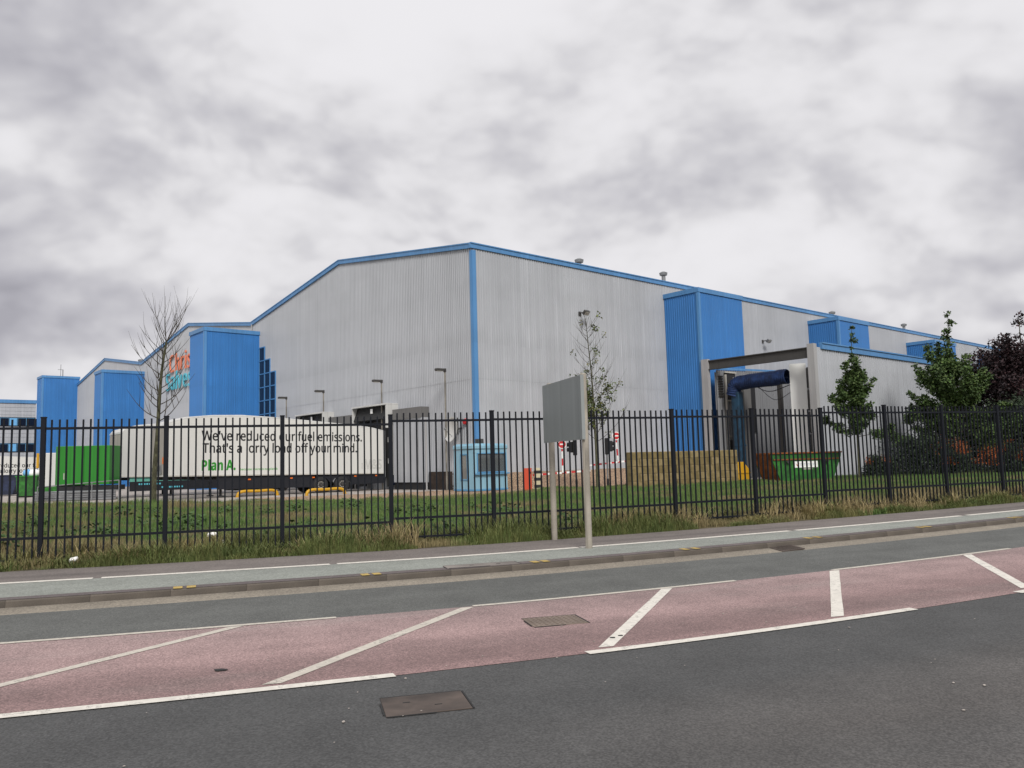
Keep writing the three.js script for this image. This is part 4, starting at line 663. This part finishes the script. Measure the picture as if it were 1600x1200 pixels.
{ // bare young tree on the left
  const t = thing('bare_tree', 'leafless young tree with upswept twigs on the left lawn edge', 'tree', [-17.5, 0.1, -39.4]), r = rng(11), tr = [], br = [], tips = [];
  const trunk = [[0, -0.2, 0], [0.02, 1.6, 0.02], [0.12, 3.4, 0], [0.2, 5, 0.03], [0.3, 6.6, 0], [0.48, 7.9, -0.02]];
  tr.push(taper(trunk, 0.13, 0.05, 20, 9));
  const cur = new THREE.CatmullRomCurve3(trunk.map((p) => V3(...p)));
  for (let i = 0; i < 27; i++) { const u = 0.47 + 0.53 * (i / 26), p = cur.getPoint(u), an = i * 2.4 + r() * 0.7, low = 1 - (u - 0.47) / 0.53; twig(br, p, V3(Math.cos(an), 0.22 + 0.35 * (1 - low), Math.sin(an) * 0.8).normalize(), 1.15 + 1.25 * low * (0.5 + 0.7 * r()) + 0.5 * (1 - low), 0.017 + 0.012 * low, 0.2, r, 1, tips); }
  const topP = cur.getPoint(1); for (let i = 0; i < 8; i++) { const an = i * 0.8; twig(br, topP, V3(Math.cos(an) * 0.55 + 0.12, 0.75, Math.sin(an) * 0.5).normalize(), 1.9 + 1.0 * r(), 0.018, 0.13, r, 1, tips); }
  part('trunk', tr, M.barkMoss, t); part('branches', br, M.bark, t);
}
{ // half bare tree in front of the right-hand facade
  const t = thing('sparse_tree', 'slender tree, bare on top and leafy below, before the ribbed wall', 'tree', [4.38, 0.05, -43]), r = rng(23), br = [], tips = [];
  const trunk = [[0, -0.2, 0], [0, 2, 0], [-0.05, 4, 0.02], [-0.1, 6, 0], [-0.24, 8, 0.02], [-0.32, 9.2, 0]], cur = new THREE.CatmullRomCurve3(trunk.map((p) => V3(...p)));
  part('trunk', [taper(trunk, 0.085, 0.012, 24, 8)], M.barkMoss, t);
  for (let i = 0; i < 42; i++) { const u = 0.25 + 0.68 * (i / 41), p = cur.getPoint(u), an = i * 2.4 + r(), low = 1 - (u - 0.25) / 0.68; twig(br, p, V3(Math.cos(an), 0.38 + 0.3 * r(), Math.sin(an) * 0.7).normalize(), 0.9 + 1.9 * low * (0.4 + 0.6 * r()), 0.011 + 0.007 * low, 0.15, r, 1, tips); }
  part('branches', br, M.bark, t);
  const L = []; for (const p of tips) { const f = (p.y < 5.6 ? 1 : p.y < 6.4 ? 0.35 : 0.03) * (p.x < 0.7 ? 1 : 0.5) * (p.y < 2.2 ? 0.4 : 1); if (r() < f && vnoise(p.x * 2.2, p.y * 1.5 + p.z, 9) > 0.34) for (let k = 0; k < 13; k++) L.push([p.x + (r() - 0.5) * 0.3, p.y + (r() - 0.5) * 0.3, p.z + (r() - 0.5) * 0.3]); }
  part('crown', leaves(L, 0.13, [[0.08, 0.11, 0.028], [0.11, 0.135, 0.034], [0.06, 0.085, 0.022], [0.14, 0.13, 0.042]], 5), M.leaf, t);
}
function leaderTree(name, label, pos, o) { // trunk plus upswept leaders, each carrying its own leaf clumps
  const t = thing(name, label, 'tree', pos), r = rng(o.seed), br = [], L = [], cl = [];
  const trunk = [[0, -0.2, 0], [0.04, o.h * 0.3, 0.02], [-0.05, o.h * 0.6, 0], [(o.lean || 0), o.h, 0.02]], cur = new THREE.CatmullRomCurve3(trunk.map((p) => V3(...p)));
  part('trunk', taper(trunk, o.tr, 0.012, 18, 8), M.barkMoss, t);
  const run = (pts, r0, r1) => { const c = new THREE.CatmullRomCurve3(pts), len = c.getLength(), n = Math.max(3, Math.round(len / (o.step || 0.34))); for (let i = 1; i <= n; i++) { const u = i / n; if (u < 0.22) continue; const p = c.getPoint(u), q = lerp(r0, r1, u) * (0.55 + 0.85 * r()); cl.push([p.x + (r() - 0.5) * q * 0.9, p.y + (r() - 0.5) * q * 0.7, p.z + (r() - 0.5) * q * 0.9, q]); } };
  const tops = []; for (let i = 0; i <= 8; i++) tops.push(cur.getPoint(lerp(o.y0 / o.h, 1, i / 8))); run(tops, o.r * 1.1, o.r * 0.35);
  for (let i = 0; i < o.n; i++) {
    const f = (i + 0.5 * r()) / o.n, y = lerp(o.y0, o.h * o.hi, f), an = i * 2.4 + r() * 1.1, reach = lerp(o.reach[0], o.reach[1], f) * (0.45 + 0.75 * r()), up = lerp(o.up[0], o.up[1], f) * (0.5 + 0.8 * r());
    const b = cur.getPoint(y / o.h), dx = Math.cos(an) * reach, dz = Math.sin(an) * reach, pts = [b, V3(b.x + dx * 0.55, b.y + up * 0.28, b.z + dz * 0.55), V3(b.x + dx * 0.9, b.y + up * 0.65, b.z + dz * 0.9), V3(b.x + dx, b.y + up, b.z + dz)];
    br.push(taper(pts.map((p) => p.toArray()), o.tr * 0.32, 0.008, 8, 5)); run(pts, o.r, o.r * 0.45);
  }
  part('branches', br, M.bark, t);
  const w = cl.map((c) => c[3] * c[3]), tot = w.reduce((a, b) => a + b, 0);
  cl.forEach((c, i) => { const k = Math.round(o.leaves * w[i] / tot), sh = 0.75 + 0.5 * r(); for (let m = 0; m < k; m++) { const a = r() * 6.283, z = r() * 2 - 1, q = c[3] * Math.pow(r(), 0.5), e = Math.sqrt(1 - z * z); L.push([c[0] + Math.cos(a) * e * q, c[1] + z * q * 0.8, c[2] + Math.sin(a) * e * q, sh]); } });
  part('crown', leaves(L, o.size, o.pal, o.seed + 1), M.leaf, t); return t;
}
const GREENS = [[0.05, 0.092, 0.02], [0.066, 0.116, 0.024], [0.038, 0.07, 0.018], [0.09, 0.132, 0.034]];
leaderTree('young_tree', 'small upright green tree standing right of the green skip', [19.95, 0.1, -47], { h: 8.9, y0: 2.7, n: 30, hi: 0.74, reach: [1.7, 0.75], up: [0.55, 1.0], r: 0.4, leaves: 13000, size: 0.15, pal: GREENS, seed: 31, tr: 0.085, lean: 0.12 });
leaderTree('green_tree', 'loose bushy green tree at the right end of the grey bay', [29.4, 0.1, -54], { h: 10.7, y0: 1.7, n: 34, hi: 0.72, reach: [3.7, 1.3], up: [1.6, 1.7], r: 0.56, leaves: 29000, size: 0.18, pal: GREENS, seed: 44, tr: 0.12, lean: 0.25, step: 0.42 });
leaderTree('purple_tree', 'big dark purple leaved tree at the right edge', [39.2, 0.1, -61.5], { h: 11.9, y0: 1.2, n: 84, hi: 0.72, reach: [6.4, 3.4], up: [1.0, 2.0], r: 1.45, leaves: 120000, size: 0.22, pal: [[0.02, 0.0075, 0.01], [0.028, 0.01, 0.012], [0.012, 0.006, 0.008], [0.038, 0.013, 0.014]], seed: 52, tr: 0.22, step: 0.7 });
function shrub(name, label, cat, pos, w, h, d, n, size, pal, seed, pal2, group) {
  const t = thing(name, label, cat, pos, 0, group), r = rng(seed), L = [], L2 = [], st = [];
  const cl = Array.from({ length: Math.ceil(6 + w * 3) }, () => [(r() - 0.5) * w * 0.8, h * (0.2 + 0.55 * r()), (r() - 0.5) * d * 0.8, 0.28 * h * (0.6 + 0.7 * r())]);
  for (const c of cl) st.push(taper([[c[0] * 0.35, -0.1, c[2] * 0.35], [c[0] * 0.8, c[1] * 0.5, c[2] * 0.8], [c[0], c[1], c[2]]], 0.03, 0.008, 5, 5));
  for (let i = 0; i < n; i++) { const c = cl[Math.floor(r() * cl.length)], a = r() * 6.283, z = r() * 2 - 1, q = c[3] * 1.25 * Math.pow(r(), 0.4), s = Math.sqrt(1 - z * z), p = [c[0] + Math.cos(a) * s * q * 1.2, Math.max(0.02, c[1] + z * q), c[2] + Math.sin(a) * s * q]; (pal2 && vnoise(p[0] * 1.8 + seed, p[1] * 1.8, seed) > 0.5 && p[1] > h * 0.3 ? L2 : L).push(p); }
  part('stems', st, M.bark, t); part('foliage', leaves(L, size, pal, seed + 2), M.leaf, t); if (L2.length) part('orange_sprays', leaves(L2, size * 0.8, pal2, seed + 3), M.leaf, t); return t;
}
const DARK = [[0.018, 0.034, 0.012], [0.026, 0.046, 0.014], [0.012, 0.024, 0.01]], ORANGE = [[0.4, 0.1, 0.02], [0.3, 0.07, 0.015], [0.22, 0.05, 0.015], [0.12, 0.07, 0.02]];
shrub('bush', 'round dark green bush against the grey bay wall', 'bush', [25.3, 0.1, -50.6], 2.3, 3.0, 1.8, 12000, 0.11, DARK, 61);
shrub('dark_hedge', 'tall dark hedge mass below the purple tree', 'hedge', [35, 0.05, -55], 7, 5.2, 3, 24000, 0.17, DARK, 71);
shrub('dark_hedge', 'dark hedge mass at the extreme right edge behind the fence', 'hedge', [39.5, 0.05, -55.5], 7, 6, 3, 16000, 0.17, DARK, 73);
const OL = ['low orange berried shrub left of the round bush', 'orange berried shrub right of the round bush', 'arching orange berried shrub before the dark hedge', 'orange berried shrub at the right edge before the hedge'];
[[22.6, -49.6, 1.8, 1.3], [27.4, -50.2, 2.6, 2.4], [31.2, -51.4, 3.2, 1.9], [35.2, -51.8, 3.0, 3.2]].forEach(([x, z, w, h], i) => shrub('orange_shrub', OL[i], 'shrub', [x, 0.08, z], w, h, 1.4, 8000, 0.11, DARK, 81 + i * 5, ORANGE));

// ---------------------------------------------------------------- grass
function tuft(n, h, spread, seed, bend = 0.5) { const r = rng(seed), pos = []; for (let i = 0; i < n; i++) { const a = r() * 6.283, b = r() * 6.283, q = spread * Math.sqrt(r()), x = Math.cos(a) * q, z = Math.sin(a) * q, hh = h * (0.5 + 0.6 * r()), w = 0.0045 + 0.008 * h, lx = Math.cos(b) * hh * bend * (0.2 + 0.9 * r()), lz = Math.sin(b) * hh * bend * (0.2 + 0.9 * r()), px = -Math.sin(b) * w, pz = Math.cos(b) * w; const m = [x + lx * 0.35, hh * 0.6, z + lz * 0.35], t = [x + lx, hh, z + lz]; pos.push(x - px, 0, z - pz, x + px, 0, z + pz, m[0] + px * 0.7, m[1], m[2] + pz * 0.7, x - px, 0, z - pz, m[0] + px * 0.7, m[1], m[2] + pz * 0.7, m[0] - px * 0.7, m[1], m[2] - pz * 0.7, m[0] - px * 0.7, m[1], m[2] - pz * 0.7, m[0] + px * 0.7, m[1], m[2] + pz * 0.7, ...t); } const g = new THREE.BufferGeometry(); g.setAttribute('position', new THREE.Float32BufferAttribute(pos, 3)); g.computeVertexNormals(); return g; }
function field(name, label, geom, n, place, seed) { const r = rng(seed), im = new THREE.InstancedMesh(geom, M.blade, n), m4 = new THREE.Matrix4(), q = new THREE.Quaternion(), up = V3(0, 1, 0), c = new THREE.Color(); let k = 0; for (let i = 0; i < n * 6 && k < n; i++) { const p = place(r); if (!p) continue; q.setFromAxisAngle(up, r() * 6.283); m4.compose(V3(...p.pos), q, V3(p.s, p.s * (p.h || 1), p.s)); im.setMatrixAt(k, m4); im.setColorAt(k, c.setRGB(...p.col)); k++; } im.count = k; im.name = numbered(name); im.castShadow = im.receiveShadow = true; scene.add(im); return tag(im, label, 'grass', null, 'stuff'); }
field('lawn_grass', 'rough green and brown grass between the fence and the yard', tuft(7, 0.11, 0.09, 3), 100000, (r) => { const a = -14 + 70 * r(), e = grassLine(a), y = yardEdge(a), t = Math.pow(r(), 1.5), b = lerp(e + 0.3, y + 0.05, t); if (a < -2 && b > e + 40) return null; const c = lawnTone(a, b), v = 0.75 + 0.6 * r(); return { pos: Rd(a, b, lawnY(a, b) - 0.01), s: 0.7 + 0.8 * r(), h: (0.4 + 1.3 * fbm(a * 0.8, b * 0.8, 3, 301)) * (1 + 0.9 * smooth(6, -4, a) * smooth(0.4, 0.65, fbm(a * 0.5, b * 0.5, 3, 305))), col: [c[0] * v, c[1] * v, c[2] * v] }; }, 1001);
field('fence_grass', 'tall rough grass growing along the foot of the fence', tuft(18, 0.3, 0.15, 7, 0.95), 9500, (r) => { const a = -14 + 52 * r(), e = grassLine(a), b = e + 0.04 + 1.7 * Math.pow(r(), 1.5), n = fbm(a * 0.9, b * 0.9, 3, 311); if (n < 0.34) return null; const dry = smooth(0.47, 0.68, fbm(a * 0.7 + 5, b * 0.7, 3, 317) - 0.15 + 0.12 * smooth(2, 12, a) - 0.12 * smooth(0.5, 0.1, b - e)); const v = 0.7 + 0.6 * r(), edge = smooth(0.02, 0.3, b - e); return { pos: Rd(a, b, 0.1), s: (0.45 + 0.75 * r()) * (0.45 + 0.55 * edge), h: 0.55 + 0.9 * smooth(0.35, 0.7, n), col: ((m) => [lerp(0.09 + 0.065 * m, 0.27, dry) * v, lerp(0.132 + 0.03 * m, 0.22, dry) * v, lerp(0.032 + 0.02 * m, 0.09, dry) * v])(r()) }; }, 1011);
field('straw_grass', 'clumps of straw coloured dead grass by the fence', tuft(22, 0.46, 0.13, 9, 0.8), 900, (r) => { const a = -12 + 50 * r(), e = grassLine(a), b = e + 0.3 + 0.8 * r(), n = fbm(a * 1.1, b * 0.7, 3, 331); if (n < 0.6 - 0.24 * smooth(3, 12, a)) return null; const v = 0.7 + 0.6 * r(); return { pos: Rd(a, b, 0.1), s: 0.5 + 0.6 * r(), h: 0.5 + 0.7 * r(), col: [0.31 * v, 0.245 * v, 0.12 * v] }; }, 1021);
field('weeds', 'dark green weeds scattered over the left bank', leafWeed(), 70, (r) => { const a = -12 + 20 * r(), b = grassLine(a) + 2 + 14 * r(); if (fbm(a * 0.6, b * 0.6, 3, 341) < 0.58) return null; const v = 0.7 + 0.5 * r(); return { pos: Rd(a, b, lawnY(a, b)), s: 0.7 + 0.8 * r(), col: [0.05 * v, 0.1 * v, 0.024 * v] }; }, 1031);
function leafWeed() { const r = rng(5), L = []; for (let i = 0; i < 44; i++) { const a = r() * 6.283, q = 0.26 * Math.sqrt(r()); L.push([Math.cos(a) * q, 0.05 + 0.25 * r(), Math.sin(a) * q]); } const g = leaves(L, 0.09, [[1, 1, 1]], 3); g.deleteAttribute('color'); return g; }
// scraps of litter on the grass
[['crumpled white paper scrap on the bank left of the second fence post', -6.6, -17.8, 0.12], ['pale pink paper scrap on the bank behind the lower rail', -5.6, -15.6, 0.1], ['white carton scrap on the grass right of the sign posts', 5.6, -19.2, 0.12], ['white plastic scrap under the fence at the left', -7.2, -13.3, 0.09]].forEach(([lab, x, z, s], i) => {
  const g = new THREE.IcosahedronGeometry(s, 1), p = g.attributes.position; for (let k = 0; k < p.count; k++) { const f = 0.6 + 0.7 * vnoise(p.getX(k) * 20 + i * 9, p.getY(k) * 20 + p.getZ(k) * 13, 3); p.setXYZ(k, p.getX(k) * f, p.getY(k) * f * 0.6, p.getZ(k) * f); } g.computeVertexNormals();
  const m = mesh('litter_scrap', g, M.paper); m.position.set(x, 0.22, z); tag(m, lab, 'litter');
});

{ // loose grit and scraps on the carriageway
  const r = rng(77), g = []; for (let i = 0; i < 70; i++) { const s = 0.004 + 0.009 * r() * r(), a = 0.2 + 8 * r(), b = 3.6 + 5 * Math.pow(r(), 0.8), p = Rd(a - 1.5 + (b - 4) * 0.2, b, 0.008); g.push(prep(new THREE.IcosahedronGeometry(s, 0).scale(1.4, 0.5, 1).rotateY(r() * 6).translate(...p))); }
  tag(mesh('road_grit', g, M.yard), 'loose pale grit on the carriageway', 'grit', null, 'stuff');
}
renderer.render(scene, camera);
